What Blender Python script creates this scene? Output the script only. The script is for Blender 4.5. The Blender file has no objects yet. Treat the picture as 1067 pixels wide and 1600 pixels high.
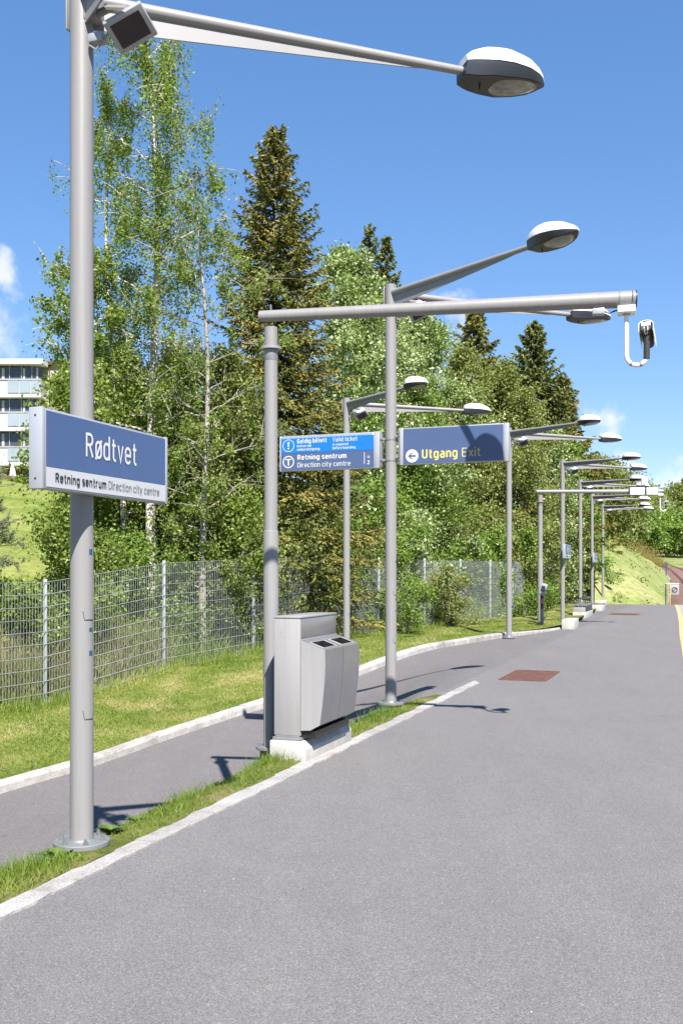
import bpy, bmesh, math
import numpy as np
from mathutils import Vector, Matrix

sc = bpy.context.scene
COL = sc.collection
TH = math.radians(20.0)
SN, CS = math.sin(TH), math.cos(TH)
F = 1556.0

def uv(u, v, z=0.0):
    return (u * SN + v * CS, u * CS - v * SN, z)

def at(px, py, Y):
    """a point at distance Y seen in the photograph's direction (px, py)"""
    return ((px - 533.5) / F * Y, Y, 1.6 + (893 - py) / F * Y)

# ------------------------------------------------------------------ objects
def tag(o, label=None, cat=None, group=None, kind=None):
    if label: o['label'] = label
    if cat: o['category'] = cat
    if group: o['group'] = group
    if kind: o['kind'] = kind
    return o

def empty(name, loc=(0, 0, 0), rz=0.0):
    o = bpy.data.objects.new(name, None)
    COL.objects.link(o)
    o.empty_display_size = 0.2
    o.location = loc
    o.rotation_euler = (0, 0, rz)
    return o

def copy_tree(o, parent=None):
    c = o.copy()
    COL.objects.link(c)
    if parent is not None:
        c.parent = parent
    for ch in list(o.children):
        copy_tree(ch, c)
    return c

def link_mesh(name, me, mat=None, parent=None):
    o = bpy.data.objects.new(name, me)
    COL.objects.link(o)
    if mat is not None:
        me.materials.append(mat)
    if parent is not None:
        o.parent = parent
    return o

class MB:
    def __init__(s):
        s.v = []; s.f = []
    def add(s, V, Fc):
        n = len(s.v)
        s.v += [tuple(p) for p in V]
        s.f += [tuple(i + n for i in f) for f in Fc]
        return s
    def box(s, c, size, m=None):
        a, b, d = size[0] / 2, size[1] / 2, size[2] / 2
        V = [Vector((x, y, z)) for x in (-a, a) for y in (-b, b) for z in (-d, d)]
        if m is not None:
            V = [m @ p for p in V]
        V = [p + Vector(c) for p in V]
        return s.add(V, [(0, 1, 3, 2), (4, 6, 7, 5), (0, 4, 5, 1), (2, 3, 7, 6), (0, 2, 6, 4), (1, 5, 7, 3)])
    def lo(s, x0, x1, y0, y1, z0, z1):
        return s.box(((x0 + x1) / 2, (y0 + y1) / 2, (z0 + z1) / 2), (x1 - x0, y1 - y0, z1 - z0))
    def tube(s, pts, radii, seg=16, caps=True):
        pts = [Vector(p) for p in pts]
        n = len(pts)
        if not hasattr(radii, '__len__'):
            radii = [radii] * n
        t0 = (pts[1] - pts[0]).normalized()
        ref = Vector((0, 0, 1)) if abs(t0.z) < 0.9 else Vector((1, 0, 0))
        a = t0.cross(ref).normalized()
        V = []
        for i in range(n):
            t = (pts[min(i + 1, n - 1)] - pts[max(i - 1, 0)]).normalized()
            a = (a - t * a.dot(t)).normalized()
            b = t.cross(a)
            for k in range(seg):
                an = 2 * math.pi * k / seg
                V.append(pts[i] + (a * math.cos(an) + b * math.sin(an)) * radii[i])
        Fc = []
        for i in range(n - 1):
            for k in range(seg):
                k2 = (k + 1) % seg
                Fc.append((i * seg + k, i * seg + k2, (i + 1) * seg + k2, (i + 1) * seg + k))
        if caps:
            Fc.append(tuple(range(seg - 1, -1, -1)))
            Fc.append(tuple((n - 1) * seg + k for k in range(seg)))
        return s.add(V, Fc)
    def lathe(s, prof, seg=32, c=(0, 0, 0)):
        return s.tube_prof(prof, seg, c)
    def tube_prof(s, prof, seg, c):
        V = []
        for r, z in prof:
            for k in range(seg):
                an = 2 * math.pi * k / seg
                V.append((c[0] + r * math.cos(an), c[1] + r * math.sin(an), c[2] + z))
        n = len(prof); Fc = []
        for i in range(n - 1):
            for k in range(seg):
                k2 = (k + 1) % seg
                Fc.append((i * seg + k, i * seg + k2, (i + 1) * seg + k2, (i + 1) * seg + k))
        Fc.append(tuple(range(seg - 1, -1, -1)))
        Fc.append(tuple((n - 1) * seg + k for k in range(seg)))
        return s.add(V, Fc)
    def xf(s, m):
        s.v = [tuple(m @ Vector(p)) for p in s.v]
        return s
    def build(s, name, mat, parent=None, bevel=0.0, smooth=True, bseg=2):
        me = bpy.data.meshes.new(name)
        me.from_pydata(s.v, [], s.f)
        bm = bmesh.new(); bm.from_mesh(me)
        bmesh.ops.remove_doubles(bm, verts=bm.verts, dist=1e-5)
        bmesh.ops.recalc_face_normals(bm, faces=bm.faces)
        if bevel > 0:
            ed = [e for e in bm.edges if len(e.link_faces) == 2 and e.calc_face_angle(0) > 0.5]
            bmesh.ops.bevel(bm, geom=ed, offset=bevel, segments=bseg, affect='EDGES', profile=0.5)
        for f in bm.faces: f.smooth = smooth
        for e in bm.edges:
            if len(e.link_faces) == 2 and e.calc_face_angle(0) > 0.6:
                e.smooth = False
        bm.to_mesh(me); bm.free()
        return link_mesh(name, me, mat, parent)

def np_mesh(name, V, Q, nv=4, tint=None, smooth=False):
    me = bpy.data.meshes.new(name)
    V = np.ascontiguousarray(V, dtype=np.float32); Q = np.ascontiguousarray(Q, dtype=np.int32)
    nf = len(Q)
    me.vertices.add(len(V)); me.vertices.foreach_set('co', V.ravel())
    me.loops.add(nf * nv); me.loops.foreach_set('vertex_index', Q.ravel())
    me.polygons.add(nf); me.polygons.foreach_set('loop_start', np.arange(0, nf * nv, nv, dtype=np.int32))
    if smooth:
        me.polygons.foreach_set('use_smooth', np.ones(nf, dtype=bool))
    if tint is not None:
        at_ = me.attributes.new('tint', 'FLOAT', 'FACE')
        at_.data.foreach_set('value', np.ascontiguousarray(tint, dtype=np.float32))
    me.update(calc_edges=True)
    return me

def grid_mesh(name, P, mat, kind='structure', smooth=True):
    """P: (n, m, 3)"""
    n, m, _ = P.shape
    idx = np.arange(n * m).reshape(n, m)
    Q = np.stack([idx[:-1, :-1], idx[1:, :-1], idx[1:, 1:], idx[:-1, 1:]], -1).reshape(-1, 4)
    me = np_mesh(name, P.reshape(-1, 3), Q, 4, None, smooth)
    bm = bmesh.new(); bm.from_mesh(me)
    bmesh.ops.recalc_face_normals(bm, faces=bm.faces)
    up = sum(f.normal.z * f.calc_area() for f in bm.faces)
    if up < 0:
        bmesh.ops.reverse_faces(bm, faces=bm.faces)
    bm.to_mesh(me); bm.free()
    o = link_mesh(name, me, mat)
    if kind: o['kind'] = kind
    return o

# ---------------------------------------------------------------- materials
def nodes(name):
    m = bpy.data.materials.new(name)
    m.use_nodes = True
    nt = m.node_tree
    return m, nt, nt.nodes, nt.links, nt.nodes['Principled BSDF']

def noise(nt, vec, scale, detail=4, rough=.55):
    n = nt.nodes.new('ShaderNodeTexNoise')
    n.inputs['Scale'].default_value = scale
    n.inputs['Detail'].default_value = detail
    n.inputs['Roughness'].default_value = rough
    nt.links.new(vec, n.inputs['Vector'])
    return n.outputs['Fac']

def ramp(nt, fac, stops):
    r = nt.nodes.new('ShaderNodeValToRGB')
    el = r.color_ramp.elements
    while len(el) < len(stops): el.new(0.5)
    for e, (p, c) in zip(el, stops):
        e.position = p; e.color = (*c, 1)
    nt.links.new(fac, r.inputs['Fac'])
    return r.outputs['Color']

def mixc(nt, fac, a, b, mode='MIX'):
    n = nt.nodes.new('ShaderNodeMix'); n.data_type = 'RGBA'; n.blend_type = mode
    for sck, val in ((0, fac), (6, a), (7, b)):
        if isinstance(val, (int, float)): n.inputs[sck].default_value = val
        elif isinstance(val, tuple): n.inputs[sck].default_value = (*val, 1)
        else: nt.links.new(val, n.inputs[sck])
    return n.outputs[2]

def bump(nt, h, strength, dist, bsdf):
    b = nt.nodes.new('ShaderNodeBump')
    b.inputs['Strength'].default_value = strength
    b.inputs['Distance'].default_value = dist
    nt.links.new(h, b.inputs['Height'])
    nt.links.new(b.outputs['Normal'], bsdf.inputs['Normal'])

def objvec(nt):
    return nt.nodes.new('ShaderNodeTexCoord').outputs['Object']

KM = .64
def pmat(name, col, rough=.5, metal=0.0, var=.08, vs=6.0, bmp=0.0, bs=60.0, fine=0.0, fs=200.0):
    m, nt, N, L, b = nodes(name)
    v = objvec(nt)
    col = tuple(c * KM for c in col)
    lo = tuple(c * (1 - var) for c in col); hi = tuple(min(1, c * (1 + var)) for c in col)
    c = ramp(nt, noise(nt, v, vs, 5), [(.3, lo), (.7, hi)])
    if fine:
        f = ramp(nt, noise(nt, v, fs, 2), [(.3, (1 - fine,) * 3), (.7, (1 + fine,) * 3)])
        c = mixc(nt, 1.0, c, f, 'MULTIPLY')
    L.new(c, b.inputs['Base Color'])
    b.inputs['Roughness'].default_value = rough
    b.inputs['Metallic'].default_value = metal
    if bmp:
        bump(nt, noise(nt, v, bs, 4), bmp, .01, b)
    return m

def streaked(name, col, rough):
    m, nt, N, L, b = nodes(name)
    v = objvec(nt); col = tuple(c * KM for c in col)
    mp = N.new('ShaderNodeMapping'); mp.inputs['Scale'].default_value = (30, 30, .8); L.new(v, mp.inputs[0])
    c = ramp(nt, noise(nt, mp.outputs[0], 1.0, 6, .65), [(.30, tuple(q * .90 for q in col)), (.5, col), (.72, tuple(q * 1.04 for q in col))])
    blot = ramp(nt, noise(nt, v, 9, 6, .7), [(.62, (1, 1, 1)), (.72, (.90, .885, .86))])
    c = mixc(nt, 1.0, c, blot, 'MULTIPLY')
    nick = ramp(nt, noise(nt, v, 46, 2, .5), [(.74, (1, 1, 1)), (.78, (.62, .58, .55))])
    c = mixc(nt, 1.0, c, nick, 'MULTIPLY')
    L.new(c, b.inputs['Base Color']); b.inputs['Roughness'].default_value = rough
    bump(nt, noise(nt, v, 14, 3), .03, .01, b)
    return m
def stone(m):
    nt = m.node_tree; b = nt.nodes['Principled BSDF']; src = b.inputs['Base Color'].links[0].from_socket
    g = nt.nodes.new('ShaderNodeNewGeometry')
    t = ramp(nt, g.outputs['Random Per Island'], [(0, (.80, .79, .77)), (.5, (.97, .96, .95)), (1, (1.06, 1.05, 1.05))])
    c = mixc(nt, 1.0, src, t, 'MULTIPLY')
    v = objvec(nt)
    d = ramp(nt, noise(nt, v, 3.1, 6, .7), [(.52, (1, 1, 1)), (.70, (.70, .68, .60))])
    c = mixc(nt, 1.0, c, d, 'MULTIPLY')
    nt.links.new(c, b.inputs['Base Color'])
    return m
def asphalt(name, lo, hi, tintc=(1, 1, 1)):
    m, nt, N, L, b = nodes(name)
    v = objvec(nt)
    g1 = noise(nt, v, 210, 3, .8)
    vo = N.new('ShaderNodeTexVoronoi'); vo.inputs['Scale'].default_value = 170
    L.new(v, vo.inputs['Vector'])
    c = ramp(nt, g1, [(.30, tuple(lo * .5 * t for t in tintc)), (.5, tuple((lo + hi) / 2 * t for t in tintc)), (.70, tuple(hi * 1.5 * t for t in tintc))])
    sep = N.new('ShaderNodeSeparateColor'); L.new(vo.outputs['Color'], sep.inputs[0])
    st = ramp(nt, sep.outputs[0], [(.0, (.55, .55, .57)), (.45, (1, 1, 1)), (.85, (1.08, 1.05, 1.04)), (1, (1.7, 1.66, 1.64))])
    c = mixc(nt, .8, c, st, 'MULTIPLY')
    big = ramp(nt, noise(nt, v, .45, 5, .6), [(.3, (.94, .94, .952)), (.7, (1.04, 1.035, 1.03))])
    c = mixc(nt, 1.0, c, big, 'MULTIPLY')
    mid = ramp(nt, noise(nt, v, 3.5, 5, .65), [(.3, (.96, .96, .965)), (.7, (1.03, 1.03, 1.03))])
    c = mixc(nt, 1.0, c, mid, 'MULTIPLY')
    mpw = N.new('ShaderNodeMapping'); mpw.inputs['Rotation'].default_value = (0, 0, TH); mpw.inputs['Scale'].default_value = (1.6, .12, 1); L.new(v, mpw.inputs[0])
    worn = ramp(nt, noise(nt, mpw.outputs[0], 1.4, 4, .6), [(.35, (.965, .965, .968)), (.65, (1.025, 1.025, 1.02))])
    c = mixc(nt, 1.0, c, worn, 'MULTIPLY')
    spots = ramp(nt, noise(nt, v, 5.3, 2, .4), [(.72, (1, 1, 1)), (.78, (.90, .90, .905))])
    c = mixc(nt, 1.0, c, spots, 'MULTIPLY')
    L.new(c, b.inputs['Base Color'])
    b.inputs['Roughness'].default_value = .9
    b.inputs['Specular IOR Level'].default_value = .25
    bump(nt, g1, .5, .004, b)
    return m

def grassmat(name, cols, s1=.6, s2=9):
    m, nt, N, L, b = nodes(name)
    v = objvec(nt)
    cols = [tuple(q * 1.0 for q in c_) for c_ in cols]
    c = ramp(nt, noise(nt, v, s1, 6, .65), [(.33, cols[0]), (.5, cols[1]), (.66, cols[2])])
    f = ramp(nt, noise(nt, v, s2, 5, .7), [(.3, (.65, .68, .6)), (.7, (1.3, 1.28, 1.2))])
    c = mixc(nt, 1.0, c, f, 'MULTIPLY')
    L.new(c, b.inputs['Base Color'])
    b.inputs['Roughness'].default_value = .95
    b.inputs['Specular IOR Level'].default_value = .1
    bump(nt, noise(nt, v, s2 * 3, 5, .7), .6, .04, b)
    return m

def leafmat(name, stops, trans=.42, rough=.5, k=1.85):
    stops = [(p, tuple(min(.8, q * k) for q in c)) for p, c in stops]
    m, nt, N, L, b = nodes(name)
    a = N.new('ShaderNodeAttribute'); a.attribute_name = 'tint'
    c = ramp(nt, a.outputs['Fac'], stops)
    L.new(c, b.inputs['Base Color'])
    b.inputs['Roughness'].default_value = rough
    b.inputs['Specular IOR Level'].default_value = .22
    tr = N.new('ShaderNodeBsdfTranslucent')
    c2 = mixc(nt, 1.0, c, (1.25, 1.35, .6), 'MULTIPLY')
    L.new(c2, tr.inputs['Color'])
    mx = N.new('ShaderNodeMixShader'); mx.inputs[0].default_value = trans
    L.new(b.outputs[0], mx.inputs[1]); L.new(tr.outputs[0], mx.inputs[2])
    L.new(mx.outputs[0], N['Material Output'].inputs['Surface'])
    return m

M = {}
M['pole'] = streaked('pole_paint', (.325, .312, .31), .45)
M['arm'] = pmat('arm_paint', (.35, .338, .342), .42, 0, .05, 4)
M['galv'] = pmat('galvanised', (.33, .335, .35), .5, .35, .12, 14, .1, 80)
M['wire'] = pmat('fence_wire', (.40, .43, .44), .5, .2, .1, 5)
M['white'] = pmat('white_cover', (1.1, 1.1, 1.1), .35, 0, .03, 9)
M['tray'] = pmat('dark_tray', (.035, .04, .06), .4, 0, .15, 9)
M['under'] = pmat('tray_under', (.05, .046, .045), .5, 0, .15, 9)
M['dark'] = pmat('dark_plastic', (.025, .022, .022), .35, 0, .15, 9)
M['bolt'] = pmat('bolt_steel', (.38, .38, .39), .4, .6, .1, 40)
M['signframe'] = pmat('sign_aluminium', (.46, .48, .53), .4, .1, .04, 5)
M['signblue'] = pmat('sign_blue', (.075, .13, .30), .33, 0, .03, 4)
M['signslate'] = pmat('sign_slate', (.085, .13, .265), .33, 0, .03, 4)
M['signcyan'] = pmat('sign_cyan', (.01, .20, .62), .33, 0, .03, 4)
M['signwhite'] = pmat('sign_white', (.66, .67, .70), .4, 0, .02, 4)
M['ink'] = pmat('sign_ink', (.03, .035, .045), .5, 0, .02, 4)
M['letter'] = pmat('letter_white', (.80, .80, .80), .5, 0, .02, 4)
M['yellow'] = pmat('letter_yellow', (.80, .66, .18), .5, 0, .02, 4)
M['bin'] = streaked('bin_paint', (.41, .395, .392), .38)
M['binfront_shade'] = pmat('bin_front_shaded', (.235, .228, .238), .22, 0, .08, 3, .04, 5)  # glossy bin paint, darkened because the sun only grazes the front
M['concrete'] = pmat('concrete', (.55, .53, .495), .9, 0, .14, 7, .3, 90, .1, 120)
M['granite'] = pmat('granite_kerb', (.55, .52, .49), .9, 0, .2, 6, .5, 60, .34, 100)
M['strip'] = pmat('granite_strip', (.50, .475, .46), .9, 0, .16, 5, .4, 70, .32, 110)
stone(M['granite']); stone(M['strip'])
M['yellowline'] = pmat('yellow_line', (.68, .50, .24), .8, 0, .2, 6, 0, 60, .15, 120)
M['coping'] = pmat('coping', (.40, .385, .38), .9, 0, .15, 3, .2, 60, .1, 90)
M['rust'] = pmat('rusty_steel', (.19, .085, .06), .8, .2, .35, 9, .3, 80, .2, 160)
M['rustrail'] = pmat('rusty_rail', (.12, .055, .04), .7, .3, .3, 2)
M['ballast'] = pmat('ballast', (.26, .145, .11), .95, 0, .35, 2, .8, 20, .45, 14)
M['asphalt'] = asphalt('asphalt', .118, .165, (1.045, 1.0, .99))
M['asphalt_path'] = asphalt('asphalt_path', .108, .145, (1.06, .99, .99))
M['verge'] = grassmat('verge_turf', [(.05, .085, .014), (.125, .15, .035), (.27, .225, .11)], 1.1, 11)
M['gapsoil'] = grassmat('gap_turf', [(.06, .085, .018), (.12, .13, .035), (.20, .155, .09)], 2.2, 14)
M['lawn'] = grassmat('lawn_turf', [(.10, .15, .025), (.16, .19, .045), (.22, .23, .075)], .22, 2.5)
M['bank'] = grassmat('bank_turf', [(.14, .175, .055), (.20, .225, .085), (.255, .25, .12)], .35, 2.2)
M['soil'] = grassmat('far_ground', [(.09, .12, .03), (.13, .14, .05), (.17, .15, .07)], .05, 1)
M['bark_birch'] = None
M['bark'] = pmat('bark_grey', (.16, .125, .10), .9, 0, .3, 6, .6, 30)
M['bark_spruce'] = pmat('bark_spruce', (.075, .055, .042), .9, 0, .3, 6, .6, 30)
M['bark_pale'] = pmat('bark_pale', (.40, .36, .31), .9, 0, .4, 7, .5, 30)
def birchbark():
    m, nt, N, L, b = nodes('bark_birch')
    v = objvec(nt)
    mp = N.new('ShaderNodeMapping'); mp.inputs['Scale'].default_value = (3, 3, 9); L.new(v, mp.inputs[0])
    c = ramp(nt, noise(nt, mp.outputs[0], 1.6, 5, .7), [(.38, (.06, .05, .045)), (.47, (.36, .31, .28)), (.6, (.56, .52, .48))])
    L.new(c, b.inputs['Base Color']); b.inputs['Roughness'].default_value = .8
    return m
M['bark_birch'] = birchbark()
G = lambda *c: c
M['leaf_birch'] = leafmat('leaf_birch', [(0, G(.05, .078, .014)), (.5, G(.105, .145, .028)), (.85, G(.175, .205, .055)), (1, G(.27, .29, .13))], .42, .5, 1.7)
M['leaf_pale'] = leafmat('leaf_pale', [(0, G(.05, .08, .02)), (.5, G(.115, .15, .05)), (.72, G(.21, .245, .12)), (1, G(.46, .48, .35))], .36, .45, 1.9)
M['leaf_olive'] = leafmat('leaf_olive', [(0, G(.06, .075, .018)), (.5, G(.13, .15, .04)), (.8, G(.19, .20, .08)), (1, G(.32, .31, .18))], .38, .5, 1.55)
M['leaf_green'] = leafmat('leaf_green', [(0, G(.045, .085, .012)), (.5, G(.10, .15, .028)), (.85, G(.17, .215, .06)), (1, G(.30, .33, .15))], .42, .5, 1.75)
M['leaf_far'] = leafmat('leaf_far', [(0, G(.06, .085, .025)), (.5, G(.115, .15, .045)), (1, G(.20, .22, .085))], .3)
M['leaf_poplar'] = leafmat('leaf_poplar', [(0, G(.035, .055, .022)), (.6, G(.075, .10, .04)), (1, G(.13, .15, .07))], .25)
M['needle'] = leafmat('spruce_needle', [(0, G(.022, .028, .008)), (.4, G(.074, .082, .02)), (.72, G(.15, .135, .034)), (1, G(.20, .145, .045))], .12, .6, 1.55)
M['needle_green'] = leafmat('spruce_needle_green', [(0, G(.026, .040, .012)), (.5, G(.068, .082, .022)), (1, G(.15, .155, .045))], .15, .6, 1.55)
M['needle_pine'] = leafmat('pine_needle', [(0, G(.055, .075, .035)), (.6, G(.12, .145, .075)), (1, G(.20, .21, .12))], .15, .6)
M['blade'] = leafmat('grass_blade', [(0, G(.085, .14, .018)), (.5, G(.17, .215, .04)), (.8, G(.26, .265, .085)), (1, G(.38, .33, .17))], .4, .5, 1.25)
M['tall'] = leafmat('dry_grass', [(0, G(.10, .15, .03)), (.35, G(.19, .20, .07)), (.7, G(.34, .29, .16)), (1, G(.45, .38, .25))], .3, .5, .9)
M['scrub'] = leafmat('scrub_twigs', [(0, G(.09, .085, .02)), (.5, G(.15, .12, .032)), (1, G(.20, .155, .05))], .2, .5, 1.3)
M['wall_white'] = pmat('render_white', (.55, .54, .53), .8, 0, .04, .6)
M['wall_beige'] = pmat('render_beige', (.62, .55, .46), .8, 0, .04, .6)
M['wall_brown'] = pmat('brown_brick', (.19, .12, .08), .85, 0, .2, 3)
M['glaze'] = pmat('balcony_glass', (.07, .08, .11), .08, 0, .3, .5)
M['railglass'] = pmat('rail_glass', (.36, .42, .48), .15, 0, .1, .5)
M['roof'] = pmat('roof_brown', (.13, .065, .045), .7, 0, .1, 2)
M['redwood'] = pmat('red_frame', (.28, .06, .04), .6, 0, .1, 2)
M['wood'] = pmat('weathered_wood', (.13, .09, .06), .85, 0, .25, 4)
M['orange'] = pmat('orange_band', (.62, .20, .12), .5, 0, .05, 8)
M['signpost_blue'] = pmat('blue_post', (.06, .09, .26), .5, 0, .05, 8)
M['screen'] = pmat('perforated_panel', (.46, .46, .46), .5, 0, .05, 20)
M['sticker'] = pmat('sticker_blue', (.03, .10, .20), .5, 0, .05, 30)
M['lens'] = pmat('lamp_glass', (.32, .31, .28), .12, 0, .35, 12)
M['floodglass'] = pmat('flood_glass', (.035, .022, .022), .12, 0, .3, 9)

# -------------------------------------------------------------------- ground
def itp(x, pts):
    xs, ys = zip(*pts)
    return np.interp(x, xs, ys)
KERB = [(-8, -8.2), (5, -8.0), (9.6, -7.74), (11, -7.42), (12.45, -7.2), (14.1, -6.85), (14.75, -6.66), (16.8, -5.82), (18.7, -5.4), (20.8, -5.10), (23.1, -4.74), (25.2, -4.25), (27.4, -3.82), (30, -3.66), (36, -3.85), (43, -4.12), (50.4, -4.42)]
DIP = [(-8, 1.1), (9, 1.03), (11, .92), (12.45, .8), (14.1, .66), (14.75, .6), (16.8, .27), (18.7, .05), (20, 0), (80, 0.0)]
def row(u): return -3.25 - .012 * u - .00035 * u * u
def vyel(u): return row(u) + np.interp(u, [-8, 4, 10, 17.3, 26.5, 52], [3.75, 3.52, 3.38, 3.27, 3.24, 3.43])
def pdip(u, v):
    w = np.clip((-3.42 - v) / np.interp(u, [11, 12.4, 14.5], [.2, .9, 2.4]), 0, 1); w = w * w * (3 - 2 * w)
    return -itp(u, DIP) * w
FS = [(-12, -13.5), (13.4, -9.93), (16.4, -9.48), (28.9, -7.6), (36, -6.75), (46, -6.65), (54, -6.9), (140, -8.5)]   # fence line in (u, v)
FZ = [(-12, -.9), (12, -.58), (13.4, -.58), (16.4, -.25), (19, -.15), (22, -.1), (28, -.08), (46, .0), (60, .6), (140, 3.0)]
def vf(u): return itp(u, FS)
def zf(u): return itp(u, FZ)
def wob(x, y):
    return (.035 * np.sin(1.7 * x + .8 * y) + .03 * np.sin(-1.1 * x + 2.3 * y + 1) + .02 * np.sin(4.1 * x + 3.3 * y + 2))
def zground(u, v):
    """verge and hillside height, for points left of the kerb"""
    u = np.asarray(u, float); v = np.asarray(v, float)
    vk = itp(u, KERB) - .13; zk = -itp(u, DIP) + .10
    vF = vf(u); zF = zf(u)
    t = np.clip((vk - v) / np.maximum(vk - vF, .2), 0, 1)
    z = zk + (zF - zk) * (t ** 1.2)
    d = np.maximum(vF - v, 0)
    hill = np.where(d < 45, .178 * d, .178 * 45 + 1.2 * (1 - np.exp(-(d - 45) / 14)))
    z = z + hill
    a = np.clip(t * 4, 0, 1) * np.clip((1 + d * .1), 1, 3)
    return z + wob(u, v) * a

def sheet(name, us, vl, vr, n, zfun, mat):
    us = np.asarray(us); T = np.linspace(0, 1, n)
    VL = vl(us)[:, None]; VR = vr(us)[:, None]
    V = VL + (VR - VL) * T[None, :]
    U = np.repeat(us[:, None], n, 1)
    Z = zfun(U, V)
    P = np.stack([U * SN + V * CS, U * CS - V * SN, Z], -1)
    return grid_mesh(name, P, mat)

# base ground, one sheet to the horizon
gb = MB(); gb.add([(-3000, -3000, -2.2), (3000, -3000, -2.2), (3000, 3000, -2.2), (-3000, 3000, -2.2)], [(0, 1, 2, 3)])
tag(gb.build('ground', M['soil'], smooth=False), kind='structure')
us = np.concatenate([np.arange(-7, 30, .25), np.arange(30, 50.6, .5)])
pl = lambda u: np.where(u < 14, -3.28, np.maximum(itp(u, KERB) + .0, -99))
# platform: right of the strip, and the joined path beyond
sheet('platform', us, lambda u: np.full_like(u, -3.28), lambda u: vyel(u) + .02, 12, lambda U, V: np.zeros_like(U), M['asphalt'])
sheet('path', us[us < 51], lambda u: itp(u, KERB) + .02, lambda u: np.full_like(u, -3.28), 24, pdip, M['asphalt_path']) if False else None
def path_l(u): return itp(u, KERB) - .02
def path_r(u): return np.full_like(u, -3.28)
print_ = None
pu = us
o = sheet('path', pu, path_l, path_r, 60, pdip, M['asphalt_path'])
# platform edge: yellow line and coping, wall to the track
sheet('yellow_edge_line', us, lambda u: vyel(u) - .02, lambda u: vyel(u) + .13, 2, lambda U, V: np.full_like(U, .004), M['yellowline'])
sheet('platform_coping', us, lambda u: vyel(u) + .02, lambda u: vyel(u) + .58, 3, lambda U, V: np.zeros_like(U), M['coping'])
P = np.stack([np.stack(uv(us, vyel(us) + .58, np.zeros_like(us)), -1), np.stack(uv(us, vyel(us) + .60, np.full_like(us, -1.3)), -1)], 1)
grid_mesh('platform_side_wall', P, M['concrete'])
ue = np.linspace(-4.5, -.5, 9)
P = np.stack([np.stack(uv(np.full_like(ue, 50.5), ue, np.zeros_like(ue)), -1), np.stack(uv(np.full_like(ue, 50.52), ue, np.full_like(ue, -1.3)), -1)], 1)
grid_mesh('platform_end_wall', P, M['concrete'])

# verge between kerb and fence, hillside beyond
uvg = np.concatenate([np.arange(-8, 32, .2), np.arange(32, 51, .5)])
sheet('grass_verge', uvg, lambda u: vf(u) - .05, lambda u: itp(u, KERB) - .05, 26, zground, M['verge'])
uh = np.concatenate([np.arange(-14, 40, .5), np.arange(40, 130, 2.0)])
ds = np.concatenate([np.arange(0, 8, .4), np.arange(8, 60, 2.), np.arange(60, 130, 8.)])
U = np.repeat(uh[:, None], len(ds), 1); V = vf(uh)[:, None] - ds[None, :] - .05
Z = zground(U, V)
grid_mesh('hillside', np.stack([U * SN + V * CS, U * CS - V * SN, Z], -1), M['lawn'])

# flush strip along the platform, chipped stones
rng = np.random.default_rng(3)
mb = MB(); u0 = -6.0
while u0 < 14.3:
    L_ = rng.uniform(.55, 1.05); u1 = min(u0 + L_, 14.3)
    n = 7
    uu = np.linspace(u0, u1 - .011, n)
    jl = rng.normal(0, .006, n); jr = rng.normal(0, .007, n)
    tp = .012 + rng.uniform(-.002, .003)
    Vt = []
    for k in range(n):
        taper = np.clip((14.3 - uu[k]) / .25, .35, 1)
        a = -3.155 + jl[k]; b = a + (.135 + jr[k] - jl[k]) * taper
        Vt += [uv(uu[k], a, -.03), uv(uu[k], a, tp), uv(uu[k], b, tp), uv(uu[k], b, -.03)]
    Fc = []
    for k in range(n - 1):
        i = 4 * k
        Fc += [(i, i + 1, i + 5, i + 4), (i + 1, i + 2, i + 6, i + 5), (i + 2, i + 3, i + 7, i + 6)]
    Fc += [(0, 3, 2, 1), (4 * n - 4, 4 * n - 3, 4 * n - 2, 4 * n - 1)]
    mb.add(Vt, Fc); u0 = u1
tag(mb.build('kerb_strip', M['strip'], smooth=False), kind='structure')

# raised granite kerb
mb = MB(); u0 = -7.0
while u0 < 29.5:
    L_ = rng.uniform(.8, 1.1); u1 = u0 + L_
    n = 6; uu = np.linspace(u0, u1 - .022, n); Vt = []
    h0 = rng.uniform(-.006, .006)
    for k in range(n):
        vk = float(itp(uu[k], KERB)); zb = -float(itp(uu[k], DIP))
        hh = (.115 + h0) * (1 if uu[k] < 24 else max(.25, 1 - (uu[k] - 24) / 6))
        j = rng.normal(0, .005, 3)
        cs = [(.02 + j[0], -.1), (.012 + j[0], hh - .03), (-.005 + j[1], hh + j[2] * .5), (-.14, hh + .004), (-.15, -.1)]
        Vt += [uv(uu[k], vk + a, zb + b) for a, b in cs]
    Fc = []
    for k in range(n - 1):
        i = 5 * k
        for q in range(4):
            Fc.append((i + q, i + q + 1, i + q + 6, i + q + 5))
    Fc += [(0, 4, 3, 2, 1), tuple(5 * (n - 1) + q for q in range(5))]
    mb.add(Vt, Fc); u0 = u1
tag(mb.build('kerb', M['granite'], smooth=False), kind='structure')

# grassy gap between strip and path
def gap_w(u): return np.interp(u, [-6, 9, 11, 12.1, 12.6], [-3.58, -3.55, -3.56, -3.42, -3.2])
def zgap(U, V):
    t = np.clip((-3.15 - V) / .42, 0, 1)
    return .007 + .02 * np.sin(np.pi * np.clip(t * 1.3, 0, 1)) - .06 * t ** 2 + .012 * np.sin(7 * U) * np.sin(9 * V + U)
ug = np.arange(-6, 12.6, .1)
sheet('grass_gap', ug, gap_w, lambda u: np.full_like(u, -3.142), 10, zgap, M['gapsoil'])

# -------------------------------------------------------------------- foliage
def frames(rng, n, upbias=.5):
    nr = rng.normal(size=(n, 3)); nr[:, 2] += upbias
    nr /= np.linalg.norm(nr, axis=1, keepdims=True)
    t = rng.normal(size=(n, 3)); t -= nr * (t * nr).sum(1, keepdims=True)
    t /= np.linalg.norm(t, axis=1, keepdims=True)
    return nr, t, np.cross(nr, t)

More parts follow.
